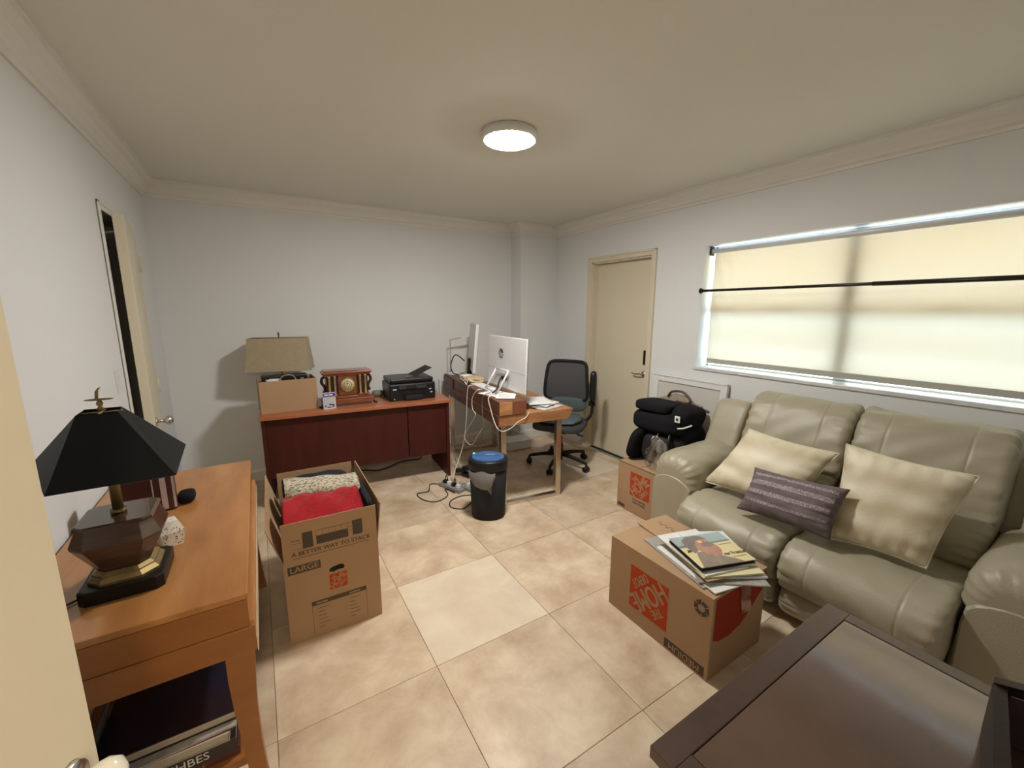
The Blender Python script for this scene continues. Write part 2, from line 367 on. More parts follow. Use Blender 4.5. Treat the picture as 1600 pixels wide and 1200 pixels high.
# near wall: the entrance doorway is in a jog just behind the camera
YJ = -.10
b = B().b2((XL, YJ-T, 0), (-.47, YJ, ROOM_H)).b2((.36, YJ-T, 0), (.46, YJ, ROOM_H)).b2((-.47, YJ-T, 2.07), (.36, YJ, ROOM_H)).b2((.36, YN-T, 0), (.46, YJ-T, ROOM_H)).b2((.46, YN-T, 0), (XR, YN, ROOM_H))
struct('wall_near', b, WALL)
b = B().b2((-1.2, -2.1, 0), (.6, -2.0, ROOM_H)).b2((-1.3, -2.1, 0), (-1.2, YJ-T, ROOM_H)).b2((.46, -2.0, 0), (.56, YN-T, ROOM_H)).b2((-1.2, YJ-T-.02, 0), (XL, YJ-T, ROOM_H)); struct('wall_hallway', b, WALL)
# crown moulding
CP = [(0, 0), (0, -.115), (.012, -.115), (.016, -.098), (.03, -.088), (.035, -.072), (.055, -.045), (.078, -.03), (.083, -.014), (.095, -.012), (.095, 0)]
def molding(name, path, prof, m_, z0, inward):
    """sweep prof (out, z) along a polyline of wall points; inward gives the room side normals per segment"""
    b = B(); rings = []
    n = len(path)
    for i, p in enumerate(path):
        ns = []
        if i > 0: ns.append(Vector(inward[i-1]))
        if i < n-1: ns.append(Vector(inward[i]))
        o = ns[0] if len(ns) == 1 else ns[0]+ns[1]
        rings.append([(p[0]+o.x*a, p[1]+o.y*a, z0+z) for a, z in prof])
    b.loft(rings); bmesh.ops.recalc_face_normals(b.bm, faces=b.bm.faces)
    return struct(name, b, m_)
molding('trim_1', [(XL, YJ), (XL, YF), (2.597, YF), (2.597, 4.027), (XR, 4.027), (XR, YN), (.46, YN), (.46, YJ), (XL, YJ)], CP, TRIM, ROOM_H, [(1, 0), (0, -1), (-1, 0), (0, -1), (-1, 0), (0, 1), (1, 0), (0, 1)])
BP = [(0, 0), (.014, 0), (.014, .085), (.009, .096), (.006, .104), (0, .106)]
molding('baseboard_far', [(XL, LY1+.09), (XL, YF), (2.597, YF), (2.597, 4.027), (XR, 4.027), (XR, DY1+.08)], BP, TRIM, 0, [(1, 0), (0, -1), (-1, 0), (0, -1), (-1, 0)])
molding('baseboard_left', [(XL, YJ), (XL, LY0-.09)], BP, TRIM, 0, [(1, 0)])
molding('baseboard_right', [(XR, DY0-.07), (XR, YN)], BP, TRIM, 0, [(-1, 0)])
# right door
def casing(name, x, s, ya, yb, zt, wd, m_, t1=.018, t2=.027):
    b = B()
    for (lo, hi) in (((x, ya-wd, 0), (x+s*t1, ya, zt+wd)), ((x, yb, 0), (x+s*t1, yb+wd, zt+wd)), ((x, ya, zt), (x+s*t1, yb, zt+wd))):
        b.b2(lo, hi, bev=.004)
    for (lo, hi) in (((x, ya-wd, 0), (x+s*t2, ya-wd+min(.018, wd*.4), zt+wd)), ((x, yb+wd-min(.018, wd*.4), 0), (x+s*t2, yb+wd, zt+wd)), ((x, ya-wd, zt+wd-min(.018, wd*.4)), (x+s*t2, yb+wd, zt+wd))):
        b.b2(lo, hi, bev=.004)
    return struct(name, b, m_)
casing('trim_2', XR, -1, DY0, DY1, DZ, .055, CREAM)
b = B().b2((XR, DY0, 0), (XR+T, DY0+.012, DZ)).b2((XR, DY1-.012, 0), (XR+T, DY1, DZ)).b2((XR, DY0, DZ-.012), (XR+T, DY1, DZ)); struct('trim_3', b, CREAM)
d1 = struct('door_1', B().b2((XR+.065, DY0+.014, .015), (XR+.105, DY1-.014, DZ-.014), bev=.002), CREAM)
b = B().b2((XR+.05, DY0+.03, 0.001), (XR+.13, DY1-.012, .012), bev=.003); ob('threshold', b, BRONZE, d1)
b = B().b2((XR+.057, DY0+.055, 1.02), (XR+.066, DY0+.092, 1.16), bev=.002); ob('deadbolt_plate', b, BRONZE, d1)
b = B().cyl((XR+.066, DY0+.075, .93), (XR+.055, DY0+.075, .93), .028).cyl((XR+.06, DY0+.075, .93), (XR+.02, DY0+.075, .93), .009)
b.tube([(XR+.022, DY0+.075, .93), (XR+.018, DY0+.10, .932), (XR+.018, DY0+.15, .925), (XR+.02, DY0+.19, .935)], .0075, 8); ob('door_handle', b, CHROME, d1)
# left closet door: casing and slab standing ajar
casing('trim_4', XL, 1, LY0, LY1, LZ, .045, TRIM, .009, .013)
lh = Vector((XL+.022, LY1-.012)); le = Vector((-.555, 3.07))
d2 = bpy.data.objects.new('door_2', None); COL.objects.link(d2); d2['kind'] = 'structure'; d2.location = (lh.x, lh.y, 0)
dv = le-lh; d2.rotation_euler = (0, 0, math.atan2(dv.y, dv.x)); DW = dv.length
ob('door_slab', B().b2((0, -.045, .012), (DW, 0, LZ-.012), bev=.002), CREAM, d2)
for z in (.22, 1.02, 1.83):
    ob('hinge', B().b2((.0, 0, z-.045), (.028, .003, z+.045)).cyl((-.004, .006, z-.05), (-.004, .006, z+.05), .006, n=10), CREAM if z > .5 else CREAM, d2)
b = B().cyl((DW-.06, 0, .88), (DW-.06, .008, .88), .026).cyl((DW-.06, 0, .88), (DW-.06, .04, .88), .010)
kb = B().lathe([(.002, 0), (.012, .004), (.024, .014), (.028, .026), (.024, .038), (.012, .046), (.002, .048)], n=20)
bmesh.ops.transform(kb.bm, matrix=Matrix.Translation((DW-.06, .035, .88)) @ Matrix.Rotation(-pi/2, 4, 'X'), verts=kb.bm.verts)
me = bpy.data.meshes.new('t'); kb.bm.to_mesh(me); b.bm.from_mesh(me); ob('door_handle', b, CHROME, d2)
# entrance door standing open beside the camera
hn = Vector((-.455, YJ+.012)); en = Vector((-.24, .70)); u = (en-hn).normalized()
d3 = bpy.data.objects.new('door_3', None); COL.objects.link(d3); d3['kind'] = 'structure'; d3.location = (en.x, en.y, 0); d3.rotation_euler = (0, 0, math.atan2(-u.y, -u.x))
ob('door_slab', B().b2((0, -.036, .012), ((en-hn).length, 0, 2.04), bev=.0015), CREAM, d3)   # local x to the hinge, near face at y=0
b = B().cyl((.052, 0, .945), (.052, .007, .945), .028, .026).cyl((.052, 0, .945), (.052, .03, .945), .009); ob('knob_rose', b, CHROME, d3)
kb = B().lathe([(.002, 0), (.010, .002), (.018, .009), (.022, .021), (.020, .033), (.011, .041), (.002, .043)], n=28)
bmesh.ops.transform(kb.bm, matrix=Matrix.Translation((.052, .016, .945)) @ Matrix.Rotation(-pi/2, 4, 'X'), verts=kb.bm.verts); ob('door_knob', kb, PORC, d3)
b = B().b2((-.47, YJ-T, 0), (-.458, YJ, 2.07)).b2((.348, YJ-T, 0), (.36, YJ, 2.07)).b2((-.47, YJ-T, 2.058), (.36, YJ, 2.07))
b.b2((.36, YJ, 0), (.42, YJ+.018, 2.13)).b2((-.53, YJ, 0), (-.47, YJ+.018, 2.13)).b2((-.53, YJ, 2.07), (.42, YJ+.018, 2.13)); struct('trim_5', b, CREAM)
# window
win = bpy.data.objects.new('window_1', None); COL.objects.link(win); win['kind'] = 'structure'; win.location = (XR+T, (WY0+WY1)/2, WZ0)
b = B(); xa, xb = XR+.15, XR+.18
for (ya, yb, za, zb) in ((WY0, WY0+.02, WZ0, WZ1), (WY1-.02, WY1, WZ0, WZ1), (WY0, WY1, WZ0, WZ0+.018), (WY0, WY1, WZ1-.02, WZ1)): b.b2((xa, ya, za), (xb, yb, zb), bev=.003)
ob('window_frame', b, WFRAME, win, world=True)
ob('mullion', B().b2((xa-.015, 1.115, WZ0+.018), (xb, 1.185, WZ1-.02), bev=.003), WFRAME, win, world=True)
for (ya, yb) in ((WY0+.02, 1.115), (1.185, WY1-.02)):
    ob('rail', B().b2((xa, ya, 1.515), (xb, yb, 1.57), bev=.003), WFRAME, win, world=True)
    ob('glazing_bar', B().b2((xa+.01, ya, 1.325), (xb, yb, 1.34), bev=.002), WFRAME, win, world=True)
    ob('pane', B().b2((XR+.168, ya, WZ0+.018), (XR+.172, yb, WZ1-.02)), GLASS, win, world=True)
ob('window_sill', B().b2((XR-.014, WY0-.02, WZ0-.020), (XR+.17, WY1+.012, WZ0+.006), bev=.004), STONE, win, world=True)
for (lo, hi) in (((XR+.002, WY1-.006, WZ0), (XR+.15, WY1, WZ1)), ((XR+.002, WY0, WZ1-.006), (XR+.15, WY1, WZ1)), ((XR+.002, WY0, WZ0), (XR+.15, WY0+.006, WZ1))):
    ob('reveal_lining', B().b2(lo, hi), WFRAME, win, world=True)
aw = tag(ob('tint_awning', B().loft([[(XR+T+.03, WY0-.3, WZ1+.06), (XR+T+.03, WY1+.3, WZ1+.06), (XR+T+.60, WY1+.3, WZ1-.17), (XR+T+.60, WY0-.3, WZ1-.17)],
        [(XR+T+.03, WY0-.3, WZ1+.064), (XR+T+.03, WY1+.3, WZ1+.064), (XR+T+.60, WY1+.3, WZ1-.166), (XR+T+.60, WY0-.3, WZ1-.166)]]), TINT_AWN), 'yellow canvas added unseen outside, to tint the top of the shade', 'tint_awning')  # unseen canvas added to yellow the daylight on the upper shade

# ---------------- ceiling light and added hall fill light ----------------
L = thing('ceiling_light', 'round white flush ceiling light, switched on', 'light', (1.262, 2.082, ROOM_H))
ob('rim', B().lathe([(.140, 0), (.150, -.003), (.152, -.036), (.147, -.044), (.134, -.045), (.133, -.036)], n=56), WHITEPL, L)
ob('diffuser', B().lathe([(.131, -.037), (.131, -.047), (.11, -.052), (.002, -.054)][::-1], n=56), LIT, L)
hl = thing('hallway_fill_light', 'unseen fill light added in the hallway behind the camera', 'light', (.0, -1.15, ROOM_H))
ob('shade', B().lathe([(.13, 0), (.13, -.03), (.10, -.05), (.01, -.055)], n=32), WHITEPL, hl)
ld = bpy.data.lights.new('hall bulb', 'POINT'); ld.energy = HALL_FILL_POWER; ld.color = (1, .80, .56); ld.shadow_soft_size = .1  # warm fill added out of view, brightens the near door and room
lo = bpy.data.objects.new('fill_bulb', ld); COL.objects.link(lo); lo.parent = hl; lo.location = (0, 0, -.22)

# ---------------- window dressing ----------------
rs = thing('roller_shade', 'cream translucent roller shade pulled down over the window', 'window shade', (XR+.09, 1.03, WZ1))
def shfn(u_, v_):
    y = WY1-.040-(WY1-WY0-.06)*u_; z = 1.995-(1.995-1.14)*v_
    d = .006*sin(v_*3.14)*sin(u_*31)+.004*sin(12*v_+u_*9)
    c = math.exp(-((u_-.02)/.09)**2)*(1-v_)*.010*sin((u_*60-v_*7)*2.2)
    return (XR+.097+d+c, y, z)
b = B(); b.grid(shfn, 90, 24); ob('shade_cloth', b, SHADE, rs, world=True)
ob('hem_bar', B().b2((XR+.088, WY0+.03, 1.108), (XR+.106, WY1-.04, 1.146), bev=.004), HEM, rs, world=True)
ob('roller_tube', B().cyl((XR+.09, WY0+.012, 2.008), (XR+.09, WY1-.016, 2.008), .019), SILVER, rs, world=True)
for y in (WY0+.008, WY1-.012): ob('bracket', B().b2((XR+.06, y-.002, 1.975), (XR+.115, y+.003, 2.045), bev=.001), BRONZE, rs, world=True)
rd_ = thing('tension_rod', 'thin dark bronze tension rod across the window', 'rod', (XR-.005, 1.03, 1.695))
ob('pole', B().cyl((XR-.012, WY0+.03, 1.695), (XR-.012, WY1-.005, 1.695), .010).cyl((XR-.012, WY0+.03, 1.695), (XR-.012, 1.0, 1.695), .013), BRONZE, rd_, world=True)
for y, s_ in ((WY1+.0, -1), (WY0+.02, 1)):
    ob('end_cap', B().cyl((XR-.012, y, 1.695), (XR-.012, y+s_*.012, 1.695), .021).cyl((XR-.012, y+s_*.01, 1.695), (XR-.012, y+s_*.03, 1.695), .015, .011), BRONZE, rd_, world=True)
sw = thing('light_switch', 'white double light switch plate beside the closet doorway', 'switch', (XL, 2.89, 1.165))
ob('plate', B().b2((0, -.036, -.062), (.006, .036, .062), bev=.002), WHITEPL, sw)
for y in (-.015, .015): ob('rocker', B().b2((.004, y-.010, -.033), (.009, y+.010, .033), bev=.0015), WHITEPL, sw)

# ---------------- cherry desk against far wall ----------------
A5 = radians(-4.9); DO = (-.053, 3.527, 0)
dk = thing('office_desk', 'long dark cherry office desk with full front panels, against the far wall', 'desk', DO, A5)
Wd, Dp = 1.503, .60
ob('desktop', B().b2((0, 0, .712), (Wd, Dp, .74), bev=.003), CHERRYTOP, dk)
for x in (.012, Wd-.040): ob('side_panel', B().b2((x, .03, 0), (x+.028, Dp-.02, .712), bev=.002), CHERRY, dk)
ob('front_panel', B().b2((.04, .05, .23), (1.114, .068, .712), bev=.002), CHERRY, dk)
ob('panel_joint', B().b2((1.10, .0685, .235), (1.135, .075, .71)), BLACKMAT, dk)
ob('front_panel', B().b2((1.120, .046, .23), (Wd-.04, .068, .712), bev=.002), CHERRY, dk)
Mdk = mw(dk)
def D(x, y, z=.74): return tuple(Mdk @ Vector((x, y, z)))
# cardboard box on the desk
cb = thing('cardboard_box', 'plain closed-sided brown box full of odds and ends, under the tan lampshade', 'box', (-.028, 3.628, .7405), radians(3))
w_, d_, h_ = .405, .26, .252; t_ = .004
for nm, lo, hi in (('side', (0, 0, 0), (w_, t_, h_)), ('side', (0, d_-t_, 0), (w_, d_, h_)), ('side', (0, t_, 0), (t_, d_-t_, h_)), ('side', (w_-t_, t_, 0), (w_, d_-t_, h_)), ('bottom', (t_, t_, 0), (w_-t_, d_-t_, t_))):
    ob(nm, B().b2(lo, hi), CARD, cb)
Mc = mw(cb)
def at(Mx, p): return tuple(Mx @ Vector(p))
o = thing('black_case', 'flat black case standing in the desk box', 'case', at(Mc, (.2, .15, .006)), radians(3))
ob('shell', B().b2((-.17, -.05, 0), (.155, .04, .272), bev=.008), BLACKPL, o); ob('latch', B().b2((.1, -.054, .20), (.13, -.049, .24), bev=.002), CHROME, o)
tag(ob('paper_sheets', B().box(at(Mc, (.10, .045, .247)), (.085, .055, .004), rot=(.25, .1, .4)).box(at(Mc, (.115, .06, .252)), (.07, .045, .003), rot=(.3, .05, .1)), PAPER), 'white papers sticking out of the desk box', 'paper')
hp = [(.150+.054*(1-cos(pi*k/12)), .030, .250+.040*sin(pi*k/12)) for k in range(13)]
o = thing('ring_handle', 'pale curved handle poking above the desk box', 'handle', at(Mc, (.2, .035, .2)))
ob('arc', B().tube([at(Mc, p) for p in hp], .0045, 8, sub=1), GOLD, o, world=True)
for s_ in (hp[0], hp[-1]): ob('end_ball', B().lathe([(.001, -.009), (.007, -.005), (.009, 0), (.007, .005), (.001, .009)], at(Mc, s_), n=12), GOLD, o, world=True)
# tan lamp behind it
la = thing('table_lamp', 'table lamp with tan rectangular cloth shade, behind the box on the cherry desk', 'lamp', (.150, 3.98, .7405), radians(-14))
ob('base', B().b2((-.07, -.045, 0), (.07, .045, .02), bev=.004).lathe([(.03, .02), (.05, .05), (.055, .12), (.03, .2), (.016, .24)], n=20), DKWOOD, la)
ob('pole', B().cyl((0, 0, .23), (0, 0, .59), .005), BRASS, la)
def frustum(b, x0, y0, z0, x1, y1, z1, th=.003):
    for (a, c, z, a2, c2, z2, fl) in ((x0, y0, z0, x1, y1, z1, 0), (x0-th, y0-th, z0, x1-th, y1-th, z1, 1)):
        r0 = [(-a, -c, z), (a, -c, z), (a, c, z), (-a, c, z)]; r1 = [(-a2, -c2, z2), (a2, -c2, z2), (a2, c2, z2), (-a2, c2, z2)]
        b.loft([r0, r1], cap=False)
    return b
ob('lamp_shade', frustum(B(), .238, .125, .298, .212, .10, .565), SHADEFAB, la)
ob('shade_trim', frustum(B(), .2405, .1275, .296, .2395, .1265, .304), SHADEFAB, la)
ob('finial', B().cyl((0, 0, .585), (0, 0, .60), .008).lathe([(.004, .6), (.008, .606), (.003, .614)], n=10), BRASS, la)
ob('harp', B().cyl((-.21, 0, .562), (.21, 0, .562), .0018, n=6).cyl((0, -.1, .562), (0, .1, .562), .0018, n=6), BRASS, la)
# mantel clock
ck = thing('mantel_clock', 'antique mahogany mantel clock with gilt columns and cream dial', 'clock', D(.65, .215), A5+radians(3))
ob('base', B().b2((-.205, -.07, .018), (.205, .075, .062), bev=.005).b2((-.19, -.06, .062), (.19, .07, .085), bev=.006), MANTEL, ck)
ob('case', B().b2((-.165, -.04, .085), (.165, .065, .262), bev=.003).b2((-.075, -.046, .085), (.075, -.038, .262), bev=.003), MANTELD, ck)
ob('face_panel', B().b2((-.072, -.050, .09), (.072, -.045, .258), bev=.002), MANTEL, ck)
ob('cornice', B().b2((-.185, -.062, .258), (.185, .072, .272), bev=.004).b2((-.198, -.072, .272), (.198, .078, .292), bev=.006).b2((-.18, -.06, .292), (.18, .07, .300), bev=.003), MANTEL, ck)
for x in (-.142, -.10, .10, .142):
    ob('column', B().lathe([(.013, .092), (.013, .100), (.009, .106), (.0095, .17), (.0085, .236), (.013, .244), (.013, .256)], (x, -.052, 0), n=14), GOLD, ck)
for s_ in (-1, 1):
    ob('plinth', B().b2((s_*.121-.042, -.066, .082), (s_*.121+.042, -.035, .096), bev=.002), MANTEL, ck)
    ob('scroll', B().tube([(s_*.168, .0, .25), (s_*.19, 0, .235), (s_*.196, 0, .20), (s_*.178, 0, .17), (s_*.172, 0, .14), (s_*.186, 0, .11)], .012, 8), MANTELD, ck)
    ob('foot', B().tube([(s_*.185, -.055, .05), (s_*.20, -.06, .025), (s_*.215, -.065, .008), (s_*.232, -.068, .012)], lambda t: .012-.005*t, 8), BRONZE, ck)
dl = ob('dial', B().cyl((0, -.049, .176), (0, -.056, .176), .056, n=40), DIAL, ck)
ob('bezel', B().tube([(.057*cos(2*pi*k/32), -.056, .176+.057*sin(2*pi*k/32)) for k in range(32)], .004, 8, closed=True, sub=1), BRASS, ck)
ob('chapter_ring', B().tube([(.030*cos(2*pi*k/32), -.0565, .176+.030*sin(2*pi*k/32)) for k in range(32)], .0022, 6, closed=True, sub=1).tube([(.015*cos(2*pi*k/24), -.0565, .176+.015*sin(2*pi*k/24)) for k in range(24)], .0016, 6, closed=True, sub=1), BRONZE, ck)
RN = ['XII', 'I', 'II', 'III', 'IIII', 'V', 'VI', 'VII', 'VIII', 'IX', 'X', 'XI']
for k, s_ in enumerate(RN):
    a = pi/2-2*pi*k/12; r_ = Vector((sin(a), 0, -cos(a))); u_ = Vector((cos(a), 0, sin(a)))
    text('numeral', s_, .013, BRONZE, dl, (.043*cos(a), -.056, .176+.043*sin(a)), r_, u_)
for a, l_ in ((radians(88), .024), (radians(92), .040)): ob('clock_hand', B().tube([(0, -.0585, .176), (l_*cos(a), -.0585, .176+l_*sin(a))], .0014, 6), BRONZE, ck)
# ink box
ik = thing('ink_carton', 'small white and purple ink cartridge carton in front of the clock', 'box', D(.50, .085), radians(2))
ob('carton', B().b2((-.047, 0, 0), (.047, .03, .132), bev=.001), WHITEPL, ik)
VIO = mat('violet print', (.06, .035, .23), .5, var=((.08, .05, .28), 20)); YEL = mat('yellow print', (.75, .5, .08), .6); GRY = mat('pale grey print', (.45, .47, .55), .6)
F_ = dict(r=(1, 0, 0), u=(0, 0, 1), o=(0, 0, 0))
decal('top_band', rect(-.046, .100, .046, .131), VIO, ik, **F_); decal('picture', rect(-.044, .006, .044, .098), GRY, ik, **F_)
decal('sun_patch', [(.018+.011*cos(k*pi/6), .078+.011*sin(k*pi/6)) for k in range(12)], YEL, ik, off=.0012, **F_)
decal('cartridge_picture', [(-.005, .045), (.035, .035), (.035, .022), (-.005, .033)], INK, ik, off=.0012, **F_)
decal('red_patch', rect(-.02, .010, .01, .018), DARKRED, ik, off=.0012, **F_)
for x in (-.032, .027): decal('ink_dot', [(x+.006*cos(k*pi/5), .026-(.01 if x > 0 else 0)+.006*sin(k*pi/5)) for k in range(10)], INK, ik, off=.0012, **F_)
[decal('print_bar', rect(x, .111, x+w_, .122), WHITEPL, ik, off=.0013, **F_) for x, w_ in ((-.038, .028), (-.004, .03))]
# printer
pr = thing('printer', 'black all-in-one printer with raised feeder tray at the right end of the desk', 'printer', D(.985, .125), A5+radians(1.5))
ob('body', B().b2((0, 0, .0), (.415, .33, .152), bev=.012), BLACKPL, pr)
ob('paper_slot', B().b2((.11, -.006, .052), (.31, .02, .085), bev=.003), SCREEN, pr)
ob('paper_tray', B().b2((.13, -.03, .006), (.29, .05, .05), bev=.008), BLACKMAT, pr)
ob('control_panel', B().box((.208, .004, .122), (.255, .018, .05), rot=(radians(-25), 0, 0), bev=.004), BLACKMAT, pr)
ob('screen', B().box((.19, -.007, .123), (.09, .004, .034), rot=(radians(-25), 0, 0), bev=.001), SCREEN, pr)
ob('scanner_lid', B().b2((.012, .02, .154), (.403, .325, .196), bev=.012), BLACKPL, pr)
ob('feeder_recess', B().b2((.17, .08, .194), (.24, .13, .201), bev=.003), SCREEN, pr)
ob('feeder_tray', B().box((.325, .19, .232), (.19, .20, .008), rot=(0, radians(-24), 0), bev=.003).box((.405, .16, .258), (.05, .05, .006), rot=(0, radians(-10), 0), bev=.002), BLACKMAT, pr)
for (x, z, w2) in ((.045, .105, .03), (.365, .09, .02), (.375, .06, .018), (.04, .02, .008)): ob('badge', B().b2((x-w2/2, -.0012, z-.005), (x+w2/2, .001, z+.005)), SILVER, pr)
o = tag(ob('grey_tape_dispenser', B().rbox((0, 0, .028), (.10, .07, .056), 3.5, 6), mat('olive grey plastic', (.16, .165, .14), .6, bump=(60, .05))), 'small grey lump behind the printer on the cherry desk', 'dispenser'); o.location = D(.93, .44); o.rotation_euler = (0, 0, A5)

# ---------------- reclaimed wood desk with steel legs ----------------
A7 = radians(-7.0)
d2k = thing('writing_desk', 'reclaimed wood desk with raised block shelf and steel frame legs', 'desk', (1.49, 2.60, 0), A7)
W2, L2 = .655, 1.53
M2 = mw(d2k)
def E2(x, y, z): return tuple(M2 @ Vector((x, y, z)))
b = B(); sec = [(0, .672), (W2-.05, .672), (W2, .752), (0, .752)]
b.loft([[(x, 0, z) for x, z in sec], [(x, L2, z) for x, z in sec]][::-1]); bmesh.ops.recalc_face_normals(b.bm, faces=b.bm.faces)
ob('tabletop', b, ACACIA, d2k)
ob('block_shelf', B().b2((-.002, -.004, .755), (.225, L2, .862), bev=.004), ACACIAD, d2k)
ob('end_grain', B().b2((.0, -.009, .757), (.105, -.002, .858), bev=.002), ACACIA, d2k); ob('end_grain', B().b2((.106, -.008, .757), (.223, -.002, .858), bev=.002), mat('red brown end grain', (.15, .045, .022), .4, var=((.24, .085, .04), 14), stretch=(1, 1, .5)), d2k)
ob('side_board', B().b2((-.012, 0, .672), (-.0005, L2, .754), bev=.001), ACACIAD, d2k)
for y in (.035, L2-.10):
    b = B(); q = .045
    b.b2((.03, y, 0), (.03+q, y+q, .672), bev=.002); b.b2((W2-.13, y, 0), (W2-.13+q, y+q, .672), bev=.002); b.b2((.03+q, y, 0), (W2-.13, y+q, .03), bev=.002)
    ob('leg_frame', b, STEEL, d2k)
ob('drawer_face', B().b2((-.016, 1.18, .70), (-.008, 1.50, .85), bev=.002), ACACIAD, d2k); ob('keyhole', B().b2((-.019, 1.38, .775), (-.015, 1.40, .80)), BLACKPL, d2k)
# all-in-one computer seen from behind
hpX = Vector((1.757, 2.60)); hy = radians(3.7)
hc = thing('desktop_computer', 'silver all-in-one computer seen from the back, on an easel frame stand', 'computer', (1.745, 2.93, .8625), 0)
dv = Vector((sin(hy), cos(hy), 0)); nv = Vector((-cos(hy), sin(hy), 0))
Mh = Matrix(((dv.x, nv.x, 0, 1.752), (dv.y, nv.y, 0, 2.955), (0, 0, 1, .885), (0, 0, 0, 1))) @ Matrix.Rotation(radians(2), 4, 'X')
b = B().b2((-.345, -.012, 0), (.345, .006, .435), bev=.006); bmesh.ops.transform(b.bm, matrix=Mh, verts=b.bm.verts); ob('rear_shell', b, SILVER, hc, world=True)
b = B().b2((-.34, -.016, .004), (.34, -.012, .431)); bmesh.ops.transform(b.bm, matrix=Mh, verts=b.bm.verts); ob('screen', b, SCREEN, hc, world=True)
b = B().b2((-.342, .0055, .155), (.342, .0064, .157)); bmesh.ops.transform(b.bm, matrix=Mh, verts=b.bm.verts); ob('shell_seam', b, GCORD, hc, world=True)
r_ = Mh.to_3x3() @ Vector((-1, 0, 0)); u_ = Mh.to_3x3() @ Vector((0, 0, 1))
lg = Mh @ Vector((.085, .0068, .29))
decal('emblem_disc', [(.042*cos(k*pi/18), .042*sin(k*pi/18)) for k in range(36)], INK, hc, lg, r_, u_, world=True)
text('emblem_letters', 'hp', .070, SILVER, hc, Vector(lg)-u_*.004, r_, u_, off=.0016, world=True, shear=.35, bold=.001)
b = B(); q = [(-.105, .028, .16), (-.105, .125, -.012), (.125, .125, -.012), (.125, .028, .16)]
for i in range(4):
    a_, c_ = Vector(q[i]), Vector(q[(i+1) % 4]); b.tube([Mh @ a_, Mh @ a_.lerp(c_, .5), Mh @ c_], .008 if i != 2 else .009, 8, sub=1)
ob('easel_frame', b, SILVER, hc, world=True)
b = B().b2((-.03, .006, .07), (.06, .012, .10)); bmesh.ops.transform(b.bm, matrix=Mh, verts=b.bm.verts); ob('port_panel', b, BLACKPL, hc, world=True)
# edge-on monitor
mn = thing('monitor', 'thin white monitor seen almost edge-on, on a black foot', 'monitor', (1.80, 3.60, .8625), 0)
ma = radians(20); dv = Vector((sin(ma), cos(ma), 0)); nv = Vector((-cos(ma), sin(ma), 0))
Mm = Matrix(((dv.x, nv.x, 0, 1.815), (dv.y, nv.y, 0, 3.72), (0, 0, 1, .945), (0, 0, 0, 1))) @ Matrix.Rotation(radians(5), 4, 'X')
b = B().b2((-.25, 0, 0), (.25, .022, .46), bev=.006); bmesh.ops.transform(b.bm, matrix=Mm, verts=b.bm.verts); ob('rear_shell', b, SILVER, mn, world=True)
b = B().b2((-.25, -.006, 0), (.25, .0, .46), bev=.002); bmesh.ops.transform(b.bm, matrix=Mm, verts=b.bm.verts); ob('bezel', b, WHITEPL, mn, world=True)
b = B().b2((-.24, -.008, .012), (.24, -.005, .45)); bmesh.ops.transform(b.bm, matrix=Mm, verts=b.bm.verts); ob('screen', b, SCREEN, mn, world=True)
b = B().b2((-.03, .0, -.06), (.03, .05, .12), bev=.008).rbox((0, .02, -.07), (.24, .18, .02), 4, 6); bmesh.ops.transform(b.bm, matrix=Mm, verts=b.bm.verts); ob('foot', b, BLACKPL, mn, world=True)
b = B().box((-.25, -.012, .20), (.02, .003, .05)); bmesh.ops.transform(b.bm, matrix=Mm, verts=b.bm.verts); ob('sticky_note', b, mat('aqua note', (.25, .6, .52), .6), mn, world=True)
# slim desk lamp
dl_ = thing('desk_lamp', 'slim silver angle desk lamp at the wall end of the wooden desk', 'lamp', (1.735, 4.03, .8625), 0)
ob('base', B().b2((-.05, -.05, 0), (.07, .06, .014), bev=.004), WHITEPL, dl_); ob('stem', B().b2((-.012, .02, .012), (-.004, .032, .37), bev=.002), CHROME, dl_)
ob('arm', B().box((.14, .025, .388), (.31, .016, .008), rot=(0, radians(-8), 0), bev=.002), CHROME, dl_); ob('light_bar', B().box((.20, .0, .40), (.19, .03, .007), rot=(0, radians(-8), 0), bev=.002), WHITEPL, dl_)
# clutter on the wooden desk
def sheet(b, cx, cy, cz, w, l, t, rz, tilt=0): return b.box((cx, cy, cz), (w, l, t), rot=(tilt, 0, rz))
pb = thing('paper_bag', 'crumpled brown paper bag lying on the raised wooden shelf', 'bag', E2(.10, .90, .8625))
ob('crumpled_paper', B().rbox((0, 0, .032), (.17, .27, .062), 2.6, 12, wr=.09, seed=3), mat('kraft paper', (.48, .34, .20), .8, var=((.6, .46, .3), 8), bump=(25, .8)), pb)
ob('tissue', B().rbox((-.03, .07, .055), (.11, .10, .03), 2.4, 8, wr=.12, seed=5), PAPER, pb)
tag(ob('twisted_pack_ties', B().tube([E2(.01, .80, .866), E2(.00, .83, .885), E2(.03, .86, .87), E2(.00, .88, .89), E2(.03, .83, .895), E2(.01, .80, .868)], .0035, 6, closed=True), WCORD), 'little white coiled ties beside the paper bag', 'ties')
kbd = thing('white_keyboard', 'slim white keyboard lying along the raised shelf', 'keyboard', E2(.115, .60, .8630), A7+radians(4))
ob('case', B().b2((-.055, -.20, 0), (.055, .20, .012), bev=.003), WHITEPL, kbd)
kme = None
for i in range(4):
    for j in range(13):
        if kme is None:
            kb = B().box((0, 0, 0), (.019, .026, .004), bev=.001, seg=1); kme = bpy.data.meshes.new('key'); kb.bm.to_mesh(kme); kb.bm.free(); kme.materials.append(PAPER)
        k_ = link('key', kme, kbd); k_.location = (-.036+i*.024, -.18+j*.03, .0135)
